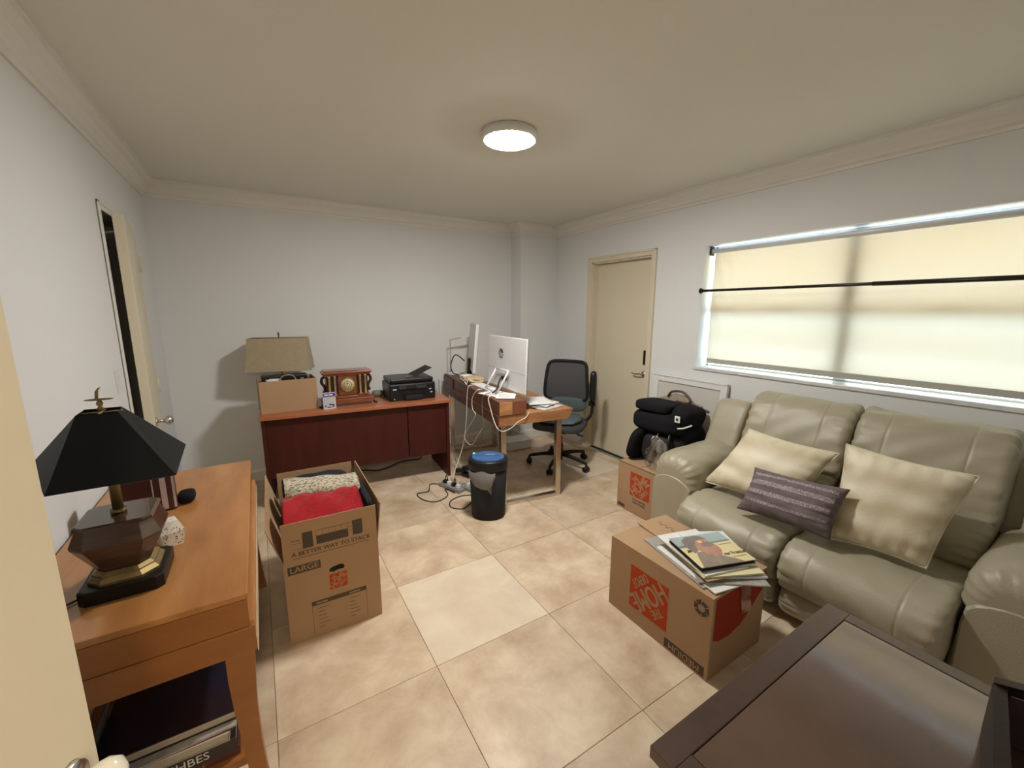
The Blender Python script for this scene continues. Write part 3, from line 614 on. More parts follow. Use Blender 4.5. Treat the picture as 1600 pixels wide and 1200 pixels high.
for n_, (x, y, z, w, l, rz, m_, lab) in enumerate(((.10, .28, .8640, .19, .27, .35, PAPER, 'loose white printed sheet under the easel stand'), (.13, .17, .8668, .15, .21, -.5, PAPER, 'white booklet nearest the front corner of the raised shelf'))):
    t_ = thing('loose_papers', lab, 'paper', E2(x, y, z), A7+rz); ob('sheet', B().b2((-w/2, -l/2, 0), (w/2, l/2, .0022)), m_, t_)
    for k in range(6): ob('text_line', B().b2((-w*.38, -l*.32+k*l*.11, .0022), (w*(.36-.1*(k % 3)), -l*.32+k*l*.11+.004, .0027)), GCORD, t_)
z = .7545
for i, (x, y, w, l, t, rz, m_, nm, lab) in enumerate((
    (.44, .20, .23, .33, .010, .35, SILVER, 'closed_laptop', 'slim silver closed laptop at the bottom of the pile on the wooden desk'),
    (.42, .24, .21, .29, .008, .15, PAPERG, 'magazine', 'grey magazine on the closed laptop'),
    (.45, .22, .22, .28, .004, .55, PAPER, 'envelope', 'white envelope in the pile on the wooden desk, above the grey magazine'),
    (.43, .26, .20, .26, .006, .25, PAPERG, 'folder', 'grey folder between white envelopes in the desk pile'),
    (.44, .23, .21, .28, .004, -.2, PAPER, 'letter', 'topmost white letter of the pile on the wooden desk'))):
    t_ = thing(nm, lab, 'paper' if i else 'laptop', E2(x, y, z), A7+rz); ob('cover', B().b2((-w/2, -l/2, 0), (w/2, l/2, t), bev=.0015 if t > .004 else 0), m_, t_); z += t+.0012
# white box under the desk, standing in for a lit baseboard corner
o = thing('baseboard_standin', 'white box standing in for the lit baseboard corner beyond the wooden desk', 'box', (2.40, 3.80, .004), A7)
ob('tub', B().b2((-.15, -.1, 0), (.15, .1, .085), bev=.01), WHITEPL, o); ob('lid', B().b2((-.16, -.11, .086), (.16, .11, .102), bev=.005), WHITEPL, o)

# ---------------- mesh office chair ----------------
ch = thing('office_chair', 'grey mesh-backed swivel office chair at the wooden desk', 'chair', (2.50, 3.13, 0), math.atan2(-.60, -.80)+pi/2)
# local: +(-y) is forward
for k in range(5):
    a = radians(-2+72*k)-ch.rotation_euler[2]; e = (.31*cos(a), .31*sin(a))
    ob('base_arm', B().tube([(.03*cos(a), .03*sin(a), .115), (.17*cos(a), .17*sin(a), .105), (e[0], e[1], .082)], lambda t: .024-.010*t, 8), BLACKMAT, ch)
    c_ = ob('caster', B().cyl((e[0]-.012*sin(a), e[1]+.012*cos(a), .028), (e[0]-.026*sin(a), e[1]+.026*cos(a), .028), .028, n=16).cyl((e[0]+.012*sin(a), e[1]-.012*cos(a), .028), (e[0]+.026*sin(a), e[1]-.026*cos(a), .028), .028, n=16).cyl((e[0], e[1], .03), (e[0], e[1], .08), .012).b2((e[0]-.012, e[1]-.012, .02), (e[0]+.012, e[1]+.012, .045)), BLACKPL, ch)
ob('gas_column', B().cyl((0, 0, .05), (0, 0, .22), .028).cyl((0, 0, .22), (0, 0, .30), .02), BLACKPL, ch)
ob('piston', B().cyl((0, 0, .28), (0, 0, .36), .013), CHROME, ch)
ob('tilt_mechanism', B().b2((-.08, -.10, .345), (.08, .10, .385), bev=.01), BLACKMAT, ch)
ob('lever', B().tube([(.06, 0, .36), (.14, -.01, .35), (.20, -.02, .33)], .007, 8).rbox((.21, -.02, .328), (.05, .02, .012), 3, 4), BLACKPL, ch)
ob('seat', B().rbox((0, -.01, .425), (.50, .48, .075), 4.5, 12), SEATF, ch)
ob('seat_cushion', B().rbox((0, -.02, .485), (.40, .38, .055), 3.2, 12, wr=.03), TEAL, ch, label='slate green loose cushion')
def backpt(u_, v_, off=0):
    a = (u_-.5)*2; wv = .225+.014*cos(pi*(v_-.15)); x = a*wv; z = .595+.435*v_; y = .225-.045*a*a+.03*v_-.03*sin(v_*pi)+off
    return (x, y, z)
b = B(); b.grid(lambda u_, v_: backpt(.06+.88*u_, .10+.86*v_), 16, 16); bmesh.ops.recalc_face_normals(b.bm, faces=b.bm.faces); ob('mesh_back', b, MESHM, ch)
for (v0, v1) in (('t', 0),):
    ring = []
    for k in range(48):
        a = 2*pi*k/48; cx = cos(a); sy = sin(a); q = (abs(cx)**8+abs(sy)**8)**(1/8); ring.append(backpt(.5+.47*cx/q, .53+.46*sy/q))
    ob('back_frame', B().tube(ring, .017, 8, closed=True, sub=1), BLACKMAT, ch)
ob('lower_back_band', B().box((0, .232, .625), (.40, .016, .10), bev=.006), MESHM, ch)
ob('lumbar_pad', B().rbox((.02, .20, .585), (.38, .06, .15), 3.2, 8), TEAL, ch, label='slate green loose back pad')
ob('back_support', B().tube([(0, .10, .37), (0, .25, .40), (0, .28, .52), (0, .265, .66)], .022, 8), BLACKMAT, ch)
ob('armrest', B().rbox((.290, .11, .80), (.065, .10, .31), 4, 8), BLACKPL, ch, label='black arm pad flipped upright')
ob('arm_post', B().tube([(.27, .12, .70), (.285, .13, .60), (.27, .12, .50), (.20, .10, .42)], .016, 8).cyl((.25, .13, .625), (.31, .13, .625), .025), BLACKMAT, ch)

# ---------------- trash can ----------------
tc = thing('trash_can', 'black sensor trash can with blue film on its lid, beside the wooden desk', 'trash can', (1.384, 2.586, 0), radians(-31.6))
def oval(a, c, z, n=40, p=2.15): return [(a*math.copysign(abs(cos(2*pi*k/n))**(2/p), cos(2*pi*k/n)), c*math.copysign(abs(sin(2*pi*k/n))**(2/p), sin(2*pi*k/n)), z) for k in range(n)]
ob('bin_body', B().loft([oval(.122, .106, 0), oval(.126, .110, .01), oval(.141, .124, .385)], smooth=True), BLACKMAT, tc)
ob('lid', B().loft([oval(.143, .126, .384), oval(.147, .130, .392), oval(.147, .130, .448), oval(.141, .124, .460)], smooth=True), BLACKPL, tc)
ob('lid_flap', B().loft([oval(.122, .102, .4605), oval(.120, .100, .468)], smooth=False), BLUEFILM, tc, label='blue protective film')
ob('flap_hinge', B().b2((-.104, .000, .468), (.104, .004, .4695)), INK, tc)
ob('printed_line', B().b2((-.02, .030, .468), (.05, .036, .4690)), GRY, tc)
ob('sensor_light', B().lathe([(.001, 0), (.008, .001), (.008, .003), (.001, .005)], (-.112, .072, .460), n=12), GREEN, tc)
def lin(u_, v_):
    x = -.142+.20*u_; wv = .035+.085*sin(pi*min(1, u_*1.05))**.8*(.35+.65*u_)*1.15
    yb = -.124*max(0, (1-(abs(x)/.147)**2.15))**(1/2.15)-.006
    z = .385-v_*wv*1.35-.01*sin(9*u_)
    return (x, yb-.010*sin(pi*v_)-.004*sin(u_*30)*v_, z)
b = B(); b.grid(lin, 30, 12); ob('bin_liner', b, BINBAG, tc, label='pale liner hanging over the rim')
b = B()
for k in range(5): b.tube([(-.0+.01*k, -.134, .37), (.008+.012*k-.02, -.138, .31), (.012+.004*k, -.134, .245-.006*k)], .0022, 5)
ob('liner_folds', b, BINBAG, tc)

# ---------------- power strips, cords ----------------
def strip(x, y, rz, lab, n=4):
    t = thing('power_strip', lab, 'power strip', (x, y, 0.001), rz)
    ob('housing', B().b2((-.035, -.13, 0), (.035, .13, .032), bev=.006), mat('grey strip housing', (.25, .25, .26), .5, bump=(80, .03)), t)
    for k in range(n): ob('plug', B().b2((-.018, -.10+k*.055, .032), (.018, -.07+k*.055, .062), bev=.004).tube([(0, -.085+k*.055, .06), (.01, -.085+k*.055, .09), (.04, -.06+k*.055, .08), (.07, -.03+k*.05, .02)], .004, 6), BLACKPL if k % 2 else WHITEPL, t)
    return t
strip(1.325, 3.155, radians(20), 'grey power strip crowded with plugs beside the cherry desk')
strip(1.455, 3.03, radians(22), 'grey power strip half behind the trash can', 3)
pbx = thing('charger_brick', 'heap of black charger bricks on the floor beside the desk panel', 'charger', (1.555, 3.33, .001), radians(15))
for (x, y, z, a) in ((0, 0, .02, 0), (.05, -.06, .02, .5), (-.02, .06, .05, .8), (.03, .02, .065, .3), (0, -.03, .10, 1.1)): ob('brick', B().box((x, y, z), (.055, .10, .036), rot=(0, .2*(z > .04), a), bev=.005), BLACKPL, pbx)
def cord(name, lab, pts, r, m_, closed=False): return tag(ob(name, B().tube(pts, r, 7, closed=closed, sub=6), m_), lab, 'cord', 'loose cables around the desks')
cord('floor_cable', 'black cord looping on the tiles left of the power strip', [(1.31, 3.25, .005), (1.20, 3.33, .005), (1.13, 3.20, .005), (1.03, 3.20, .005), (1.04, 3.06, .005), (1.12, 2.98, .005), (1.24, 3.04, .005), (1.27, 3.17, .006), (1.31, 3.05, .006)], .0042, CORD)
cord('floor_cable', 'black cord looping on the tiles against the trash can', [(1.44, 2.93, .005), (1.33, 2.97, .005), (1.22, 2.93, .005), (1.18, 2.83, .005), (1.24, 2.76, .005), (1.30, 2.78, .005), (1.36, 2.83, .005)], .0042, CORD)
cord('floor_cable', 'long black cord lying on the floor under the cherry desk', [(.35, 3.75, .006), (.7, 3.98, .006), (.9, 3.90, .006), (1.15, 4.02, .006), (1.33, 4.0, .006), (1.38, 4.12, .006)], .006, CORD)
cord('floor_cable', 'black cord hanging behind the wooden desk to the floor', [(1.62, 4.13, .80), (1.56, 3.95, .62), (1.60, 3.8, .35), (1.55, 3.6, .12), (1.52, 3.42, .06)], .004, GCORD)
cord('floor_cable', 'second black cord hanging behind the wooden desk, nearer its side', [(1.60, 4.0, .66), (1.55, 3.85, .45), (1.58, 3.95, .3), (1.53, 3.6, .2), (1.55, 3.40, .10)], .004, GCORD)
cord('data_cable', 'leftmost white cable dropping from the raised shelf to the power strip', [(1.60, 3.26, .877), (1.555, 3.26, .872), (1.545, 3.27, .80), (1.548, 3.30, .59), (1.54, 3.33, .39), (1.52, 3.36, .25), (1.42, 3.28, .12), (1.345, 3.17, .075)], .003, WCORD)
cord('data_cable', 'white cable zigzagging down beside the leftmost one', [(1.58, 3.05, .878), (1.535, 3.05, .874), (1.522, 3.12, .80), (1.522, 3.12, .70), (1.520, 3.06, .66), (1.53, 3.20, .53), (1.55, 3.36, .38), (1.53, 3.17, .36), (1.505, 2.98, .51), (1.49, 2.86, .606)], .003, WCORD)
cord('data_cable', 'grey cable hanging straight behind the trash can', [(1.55, 2.85, .886), (1.487, 2.84, .87), (1.485, 2.87, .80), (1.488, 2.86, .62), (1.49, 2.90, .47), (1.50, 2.95, .30), (1.50, 3.0, .07)], .0036, GCORD)
cord('data_cable', 'white cable draped over the front corner of the wooden desk', [(1.545, 2.76, .886), (1.480, 2.75, .87), (1.467, 2.69, .79), (1.462, 2.64, .725), (1.462, 2.58, .67), (1.51, 2.575, .640), (1.58, 2.570, .66), (1.64, 2.567, .70), (1.705, 2.563, .725), (1.735, 2.568, .76)], .003, WCORD)
cord('data_cable', 'thick black cable plugged into the back of the silver computer', [(1.738, 2.96, .965), (1.70, 2.93, .985), (1.66, 2.90, .955), (1.62, 2.86, .91), (1.56, 2.83, .887)], .0075, CORD)
cord('data_cable', 'black cables looping behind the edge-on monitor', [(1.80, 3.86, 1.02), (1.74, 3.95, 1.08), (1.70, 3.98, .98), (1.69, 3.92, .90), (1.74, 3.88, .88)], .006, CORD)

# ---------------- honey wood console ----------------
cs = thing('console_table', 'honey-veneer console table with curved legs and lower shelf along the left wall', 'table', (-.36, 1.91, 0))
XA, XB, YA, YB = -.63, -.09, 1.29, 2.53
def wob(name, lo, hi, m_, bev=.003, **k): return ob(name, B().b2(lo, hi, bev=bev), m_, cs, world=True, **k)
wob('tabletop', (XA, YA+.001, .722), (XB, YB, .742), OAK)
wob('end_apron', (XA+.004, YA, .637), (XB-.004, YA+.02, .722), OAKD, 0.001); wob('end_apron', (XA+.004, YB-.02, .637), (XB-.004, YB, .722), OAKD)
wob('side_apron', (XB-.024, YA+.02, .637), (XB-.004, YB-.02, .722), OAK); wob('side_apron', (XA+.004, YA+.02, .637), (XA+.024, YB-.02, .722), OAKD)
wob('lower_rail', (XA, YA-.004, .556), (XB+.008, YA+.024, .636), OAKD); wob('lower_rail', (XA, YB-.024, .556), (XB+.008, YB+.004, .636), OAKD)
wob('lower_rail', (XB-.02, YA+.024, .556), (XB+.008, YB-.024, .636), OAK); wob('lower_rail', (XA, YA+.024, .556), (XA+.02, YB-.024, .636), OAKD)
BEAD = mat('pale bead', (.55, .42, .28), .5)
wob('bead', (XB+.008, YA-.005, .552), (XB+.011, YB+.005, .60), BEAD, .001)
for x, s_ in ((XB, 1), (XA, -1)):
    for y, q in ((YA, -1), (YB, 1)):
        secs = []
        for z, off, wd in ((.555, 0, .072), (.48, -.004, .068), (.38, -.010, .058), (.25, -.010, .048), (.12, -.004, .044), (.03, .004, .046), (0, .006, .046)):
            xo = x+s_*(off); xi = xo-s_*wd; yo = y+q*(off*.6) if s_ == 1 or True else y; yi = yo-q*wd*.75
            if s_ == -1: xo = x; xi = x+wd
            secs.append([(xo, yo, z), (xi, yo, z), (xi, yi, z), (xo, yi, z)])
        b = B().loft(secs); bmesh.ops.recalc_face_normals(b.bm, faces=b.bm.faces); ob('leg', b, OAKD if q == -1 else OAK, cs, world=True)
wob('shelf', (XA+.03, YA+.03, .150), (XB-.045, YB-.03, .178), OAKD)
# books on the shelf
ZS = .179
def book(name, x, y, z, w, l, t, rz, cov, lab, pages=True, cat='book', group=None, txt=None, tm_=None, ts=.02):
    k = thing(name, lab, cat, (x, y, z), rz, group)
    ob('back_cover', B().b2((-w/2, -l/2, 0), (w/2, l/2, .003)), cov, k)
    ob('front_cover', B().b2((-w/2, -l/2, t-.003), (w/2, l/2, t)), cov, k)
    ob('page_block', B().b2((-w/2+.004, -l/2+.004, .003), (w/2-.004, l/2-.004, t-.003)), PAGES if pages else cov, k)
    if not pages or txt: ob('spine', B().b2((-w/2, -l/2-.001, 0), (w/2, -l/2+.004, t), bev=.001), cov, k)
    if txt: text('lettering', txt, ts, tm_ or PAPER, k, (w*.12, -l/2-.001, t/2), (-1, 0, 0), (0, 0, -1)) if False else text('lettering', txt, ts, tm_ or PAPER, k, (w*.10, -l/2-.001, t/2), (1, 0, 0), (0, 0, 1))
    return k
book('art_book', -.315, 1.47, ZS, .30, .26, .022, .03, DARKRED, 'dark red hardback lying on the shelf, lowest of its stack', txt='NOVAE', tm_=GOLD, ts=.02)
book('art_book', -.318, 1.465, ZS+.0225, .30, .25, .048, 0, mat('black brown cover', (.02, .013, .012), .35), 'thick dark book with pale capitals on its spine, under the magazines', txt='CHBES', ts=.036)
book('art_book', -.325, 1.455, ZS+.071, .29, .24, .028, -.02, PAPERG, 'thick white-paged book with grey covers in the shelf stack')
for k in range(3): book('magazine', -.32+.006*k, 1.46-.004*k, ZS+.0995+.0065*k, .285, .25, .006, .03*k-.03, (PAPER, DARKRED, PAPERG)[k], ('white magazine lowest of three under the navy book', 'dark red magazine between two pale ones on the shelf', 'grey magazine directly under the navy book')[k], cat='magazine')
nb = book('art_book', -.318, 1.50, ZS+.120, .33, .30, .030, 0, NAVY, 'large glossy navy book on top of the stack on the console shelf', pages=True)
text('lettering', 'Th   ell', .030, PAPER, nb, (.145, .0, .030), (0, -1, 0), (1, 0, 0))
tag(ob('plastic_sleeve', B().box((-.50, 1.44, ZS+.105), (.004, .22, .20), rot=(0, .18, 0)), mixmat('grey plastic sleeve', .6, ('ShaderNodeBsdfTransparent', (.6, .6, .6)), ('ShaderNodeBsdfDiffuse', (.20, .19, .18)))), 'grey plastic sleeve leaning left of the shelf books', 'sleeve')

# ---------------- black-shaded lamp ----------------
bl = thing('table_lamp', 'black-shaded table lamp with dark wood urn body and brass bird finial', 'lamp', (-.388, 1.54, .7425))
def octa(a, c, z, k=.3, ox=0, oy=0):
    q = min(a, c)*k*1.4; return [(ox-a, oy-c+q, z), (ox-a+q, oy-c, z), (ox+a-q, oy-c, z), (ox+a, oy-c+q, z), (ox+a, oy+c-q, z), (ox+a-q, oy+c, z), (ox-a+q, oy+c, z), (ox-a, oy+c-q, z)]
ob('base_block', B().loft([octa(.092, .096, 0, .12), octa(.092, .096, .036, .12), octa(.088, .092, .039, .12)]), EBONY, bl)
ob('brass_plinth', B().loft([octa(.078, .080, .039), octa(.078, .080, .047), octa(.068, .070, .058), octa(.068, .070, .062), octa(.058, .060, .070)]), BRASS, bl)
ob('urn_body', B().loft([octa(.056, .054, .070, .25), octa(.097, .092, .152, .28), octa(.098, .094, .160, .28), octa(.080, .078, .206, .22)]), DKWOOD, bl)
ob('urn_lid', B().loft([octa(.083, .080, .206, .16), octa(.083, .080, .213, .16), octa(.079, .076, .217, .16)]), DKWOOD, bl)
ob('pole', B().cyl((0, 0, .217), (0, 0, .45), .0125).cyl((0, 0, .217), (0, 0, .229), .018), BRASS, bl)
b = B(); t0 = [(-.47+.388, 1.372-1.54, .352), (-.222+.388, 1.378-1.54, .352), (-.236+.388, 1.69-1.54, .352), (-.592+.388, 1.695-1.54, .352)]
t1 = [(-.429+.388, 1.502-1.54, .5175), (-.343+.388, 1.495-1.54, .5175), (-.354+.388, 1.583-1.54, .5175), (-.432+.388, 1.584-1.54, .5175)]
b.loft([t0, t1], cap=False); ins = lambda P, z: [(p[0]*.985, p[1]*.985, p[2]-z) for p in P]
b.loft([ins(t0, 0), ins(t1, .001)], cap=False); b.loft([t0, ins(t0, 0)], cap=False); ob('lamp_shade', b, BLACKSHADE, bl)
ob('shade_spider', B().cyl((-.04, 0, .514), (.045, 0, .514), .002, n=6).cyl((0, -.04, .514), (0, .04, .514), .002, n=6).cyl((0, 0, .44), (0, 0, .528), .003), BRASS, bl)
b = B().lathe([(.004, .518), (.009, .524), (.004, .53), (.008, .538), (.005, .546)], n=14).rbox((0, 0, .550), (.062, .014, .006), 2.2, 6)
b.loft([[(-.008, -.001, .552), (-.001, -.001, .552), (-.001, .001, .552), (-.008, .001, .552)], [(-.006, -.001, .572), (.002, -.001, .576), (.002, .001, .576), (-.006, .001, .572)], [(.001, -.001, .582), (.008, -.001, .584), (.008, .001, .584), (.001, .001, .582)]]); ob('bird_finial', b, BRASS, bl, label='brass bird-shaped finial')
cord('lamp_cord', 'thin dark lamp cord trailing left across the console top', [(-.478, 1.50, .747), (-.53, 1.46, .747), (-.58, 1.44, .747), (-.61, 1.46, .747)], .003, CORD)
# things behind it
gb = thing('gift_bag', 'dark maroon bag with pale stripes on the console behind the lamp', 'bag', (-.43, 2.06, .7425), radians(8))
ob('bag_body', B().b2((-.10, -.04, 0), (.09, .05, .15), bev=.008), mat('maroon gloss', (.06, .018, .014), .3), gb)
for x, w2 in ((.02, .002), (.052, .009), (.083, .004)): ob('stripe', B().b2((x-w2, -.0412, .01), (x+w2, -.0398, .14)), mat('pale lilac print', (.5, .42, .45), .5), gb)
o = thing('black_pouch', 'small black pouch beside the striped bag on the console', 'pouch', (-.315, 2.10, .7425)); ob('pouch_body', B().rbox((0, 0, .022), (.06, .09, .044), 3.2, 8), BLACKFAB, o)
SPOT = mat('spotted tissue carton', (.03, .025, .02), .6, kind='voronoi', var=((.72, .68, .6), 120), thr=(.20, .30))
o = thing('tissue_box', 'small white box with black speckles beside the black-shaded lamp', 'box', (-.315, 1.725, .7425), radians(20)); ob('carton', B().loft([[(-.03, -.03, 0), (.025, -.03, 0), (.025, .035, 0), (-.03, .035, 0)], [(-.034, -.034, .05), (.034, -.03, .05), (.034, .038, .05), (-.03, .038, .05)], [(-.02, -.02, .085), (.02, -.02, .085), (.02, .025, .085), (-.02, .025, .085)]]), SPOT, o)

# ---------------- moving boxes ----------------
def hd_logo(par, o, r, u, s, flip=1):
    """orange square logo s wide, centred at o"""
    o = Vector(o); r = Vector(r).normalized(); u = Vector(u).normalized(); h = s/2
    decal('logo_square', rect(-h, -h, h, h), ORANGE, par, o, r, u)
    dr = (r+u).normalized(); du = (u-r).normalized()
    text('lettering', 'HOME', s*.60, CARD, par, o-du*s*.0, dr, du, bold=s*.013, off=.0013, sx=.66)
    text('lettering', 'THE', s*.27, CARD, par, o+du*s*.34, dr, du, bold=s*.008, off=.0013, sx=.6)
    text('lettering', 'DEPOT', s*.27, CARD, par, o-du*s*.34, dr, du, bold=s*.008, off=.0013, sx=.6)
def panel(par, name, lo, hi, m_=CARD): return ob(name, B().b2(lo, hi), m_, par)
# upside-down medium box by the sofa
mb = thing('cardboard_box', 'medium moving box turned upside down in front of the sofa, holding a pile of papers', 'box', (1.475, .835, .001))
w_, l_, h_ = .408, .566, .382
panel(mb, 'side', (0, 0, 0), (.005, l_, h_)); panel(mb, 'side', (w_-.005, 0, 0), (w_, l_, h_)); panel(mb, 'side', (.005, 0, 0), (w_-.005, .005, h_)); panel(mb, 'side', (.005, l_-.005, 0), (w_-.005, l_, h_)); panel(mb, 'top_flap', (.0, 0, h_), (w_*.5-.002, l_, h_+.004)); panel(mb, 'top_flap', (w_*.5+.002, 0, h_+.001), (w_, l_, h_+.006))
f2 = ob('raised_flap', B().box((.29, .48, h_+.013), (.20, .165, .004), rot=(.02, -.03, -.12)), CARD, mb)
dec = dict(r=(0, -1, 0), u=(0, 0, 1))
ru = (0, 1, 0); uu = (0, 0, -1)   # printing upside down on the near-left face (normal -X)
hd_logo(mb, (0, .318, .192), ru, uu, .222)
decal('size_panel', rect(-.100, -.023, .100, .023), INK, mb, (0, .113, .032), ru, uu); text('lettering', 'MEDIUM', .042, CARD, mb, (0, .113, .032), ru, uu, bold=.0008)
for k in range(6):
    a = k*pi/3; decal('recycling_mark', [(.038*cos(a-.40), .038*sin(a-.40)), (.036*cos(a+.42), .036*sin(a+.42)), (.017*cos(a+.6), .017*sin(a+.6)), (.019*cos(a-.45), .019*sin(a-.45))], INK, mb, (0, .048, .315), ru, uu)
ro = dict(r=(1, 0, 0), u=(0, 0, 1))
decal('orange_print', [(.022, h_-.008), (.402, h_-.006), (.402, .30), (.35, .265), (.29, .215), (.22, .175), (.14, .158), (.06, .165), (.022, .185)], REDPR, mb, (0, 0, 0), **ro)
b = B(); b.grid(lambda u_, v_: (.18+.075*u_+.02*v_, -.002-.012*sin(v_*2.6)-.003*sin(u_*6+v_*9), h_+.008-.16*v_), 8, 14); ob('tape', b, TAPE, mb, label='clear tape curling off the box')
b = B().b2((.0, -.0006, 0), (.012, .0, h_)); ob('glued_edge', b, CARDIN, mb)
ob('pen_scribble', B().tube([(.30+.012*sin(k*2.1), .52-.012*k, h_+.0165-.0002*k) for k in range(10)], .0012, 5), INK, mb)
# second medium box beside the sofa
sb = thing('cardboard_box', 'medium moving box on the floor between sofa and door, under the car seat', 'box', (2.335, 1.775, .001), radians(0))
w_, l_ = .566, .408
panel(sb, 'side', (0, 0, 0), (.005, l_, h_)); panel(sb, 'side', (w_-.005, 0, 0), (w_, l_, h_)); panel(sb, 'side', (.005, 0, 0), (w_-.005, .005, h_)); panel(sb, 'side', (.005, l_-.005, 0), (w_-.005, l_, h_)); panel(sb, 'top_flap', (0, 0, h_-.006), (w_, l_*.5-.002, h_-.002)); panel(sb, 'top_flap', (0, l_*.5+.002, h_-.006), (w_, l_, h_-.002))
hd_logo(sb, (0, .19, .235), (0, -1, 0), (0, 0, 1), .185)
for z, s_ in ((.118, 'More saving.'), (.095, 'More doing.')): text('lettering', s_, .024, INK, sb, (0, .19, z), (0, -1, 0), (0, 0, 1), bold=.0005)
decal('size_panel', rect(-.035, -.013, .035, .013), INK, sb, (0, .362, .028), (0, -1, 0), (0, 0, 1))
# large open box
lb = thing('cardboard_box', 'large open moving box with raised flaps, full of cloths, beside the console', 'box', (.004, 1.953, .001), radians(-1.2))
w_, l_, h_ = .414, .68, .405; t_ = .005
panel(lb, 'side', (0, 0, 0), (w_, t_, h_)); panel(lb, 'side', (0, l_-t_, 0), (w_, l_, h_)); panel(lb, 'side', (0, t_, 0), (t_, l_-t_, h_)); panel(lb, 'side', (w_-t_, t_, 0), (w_, l_-t_, h_)); panel(lb, 'bottom', (t_, t_, 0), (w_-t_, l_-t_, t_))
panel(lb, 'flap', (.003, .0, h_), (w_-.003, .004, .600)); panel(lb, 'flap', (.003, l_-.004, h_), (w_-.003, l_, .600))
def flap(par, a, b_, c, d, n): 
    n = Vector(n)*.004; q = [Vector(v) for v in (a, b_, c, d)]; bb = B().loft([[v for v in q], [v+n for v in q]]); bmesh.ops.recalc_face_normals(bb.bm, faces=bb.bm.faces); return ob('flap', bb, CARD, par)
flap(lb, (0, .005, h_), (0, l_-.005, h_), (-.055, l_+.005, .60), (-.055, -.008, .595), (1, 0, .2))
flap(lb, (w_, .005, h_), (w_, l_-.005, h_), (w_+.022, l_+.005, .60), (w_+.022, -.004, .605), (-1, 0, .1))
fr = (1, 0, 0); fu = (0, 0, 1)
decal('size_panel', rect(-.068, -.020, .068, .020), INK, lb, (.083, 0, .372), fr, fu); text('lettering', 'LARGE', .040, CARD, lb, (.083, 0, .3725), fr, fu, bold=.0006)
text('lettering', 'A BETTER WAY TO STACK', .0285, INK, lb, (.208, 0, .447), fr, fu, bold=.0007)
decal('print_line', rect(.04, .4255, .37, .4275), INK, lb, (0, 0, 0), fr, fu)
for (x0, z0, x1, z1) in ((.085, .467, .128, .545), (.142, .472, .28, .514), (.30, .473, .345, .548)): decal('diagram_block', rect(x0, z0, x1, z1), INK, lb, (0, 0, 0), fr, fu)
for k in range(6): decal('diagram_line', rect(.142+.0275*k-.0006, .514, .142+.0275*k+.0006, .540), INK, lb, (0, 0, 0), fr, fu)
for (x0, z0, x1, z1) in ((.142, .539, .28, .541), (.04, .498, .083, .499), (.04, .512, .075, .515), (.045, .470, .083, .471), (.283, .50, .298, .502), (.283, .52, .298, .522), (.283, .54, .298, .542)): decal('diagram_line', rect(x0, z0, x1, z1), INK, lb, (0, 0, 0), fr, fu)
hd_logo(lb, (.222, 0, .262), fr, fu, .078)
decal('hand_hole', [(.185, .318), (.186, .330), (.20, .338), (.235, .342), (.248, .338), (.254, .322), (.245, .316), (.225, .318), (.20, .312)], mat('hole shadow', (.004, .004, .004), .9), lb, (0, 0, 0), fr, fu)
decal('info_band', rect(.10, .165, .345, .187), INK, lb, (0, 0, 0), fr, fu)
for p in (rect(.10, .02, .1015, .165), rect(.3435, .02, .345, .165)): decal('info_frame', p, INK, lb, (0, 0, 0), fr, fu)
[decal('band_print', rect(x, .172, x+.05, .179), CARD, lb, (0, 0, 0), fr, fu, off=.0014) for x in (.118, .265)]
for c_, x in enumerate((.125, .265)):
    for k in range(6): decal('info_line', rect(x, .145-.02*k, x+.05-.008*((k*3) % 4), .147-.02*k), INK, lb, (0, 0, 0), fr, fu)
Ml = mw(lb)
rg = thing('rolled_rug', 'cream rug with black flecks rolled up in the large box', 'rug', at(Ml, (.2, .42, .50)))
q = [at(Ml, (x, .40, .545)) for x in (.03, .38)]
b = B()
def rgfn(u_, v_):
    a = 2*pi*v_; r_ = .088+.006*sin(3*a)+.003*sin(u_*14); x = .035+.345*u_
    return at(Ml, (x, .40-.10*u_+r_*1.1*cos(a), .572+r_*sin(a)))
b.grid(rgfn, 24, 36, wrap=True); ob('roll', b, RUG, rg, world=True)
b = B().tube([at(Ml, (.034, .40+.084*(1-k/40)*cos(k*.55), .572+.080*(1-k/40)*sin(k*.55))) for k in range(38)], .009, 6, sub=1); ob('rolled_edge', b, DARKF, rg, world=True)
rt_ = thing('red_towel', 'bright red towel folded over the front of the large box', 'towel', at(Ml, (.2, .18, .56)))
def rtfn(u_, v_):
    x = .012+.33*u_+.02*(1-v_)*(u_-.5); y = .012+(.225-.03*u_)*v_; z = .585+.058*sin(min(1, v_*1.1)*pi*.60)+.005*sin(u_*11+v_*5)+.004*sin(u_*23-v_*11)-.05*max(0, v_-.8)
    return at(Ml, (x+.012, y, z))
b = B(); b.grid(rtfn, 40, 30)
V = [v for v in b.bm.verts]; bmesh.ops.solidify(b.bm, geom=list(b.bm.faces), thickness=.02); ob('folded_cloth', b, REDF, rt_, world=True)
for i, (x, y, z, sx, sy, sz, lab) in enumerate(((.388, .20, .56, .036, .34, .12, 'dark grey cloth bundle along the right side of the large box'), (.20, .585, .53, .34, .12, .12, 'dark grey cloth behind the rolled rug'), (.20, .30, .40, .38, .56, .16, 'dark grey cloth heap under the rug and the red towel'))):
    o = thing('dark_cloth', lab, 'cloth', at(Ml, (x, y, z-sz/2)), group='dark cloths in the large box'); ob('bundle', B().rbox((0, 0, sz/2), (sx, sy, sz), 4, 10, wr=.03, seed=i), DARKF, o)

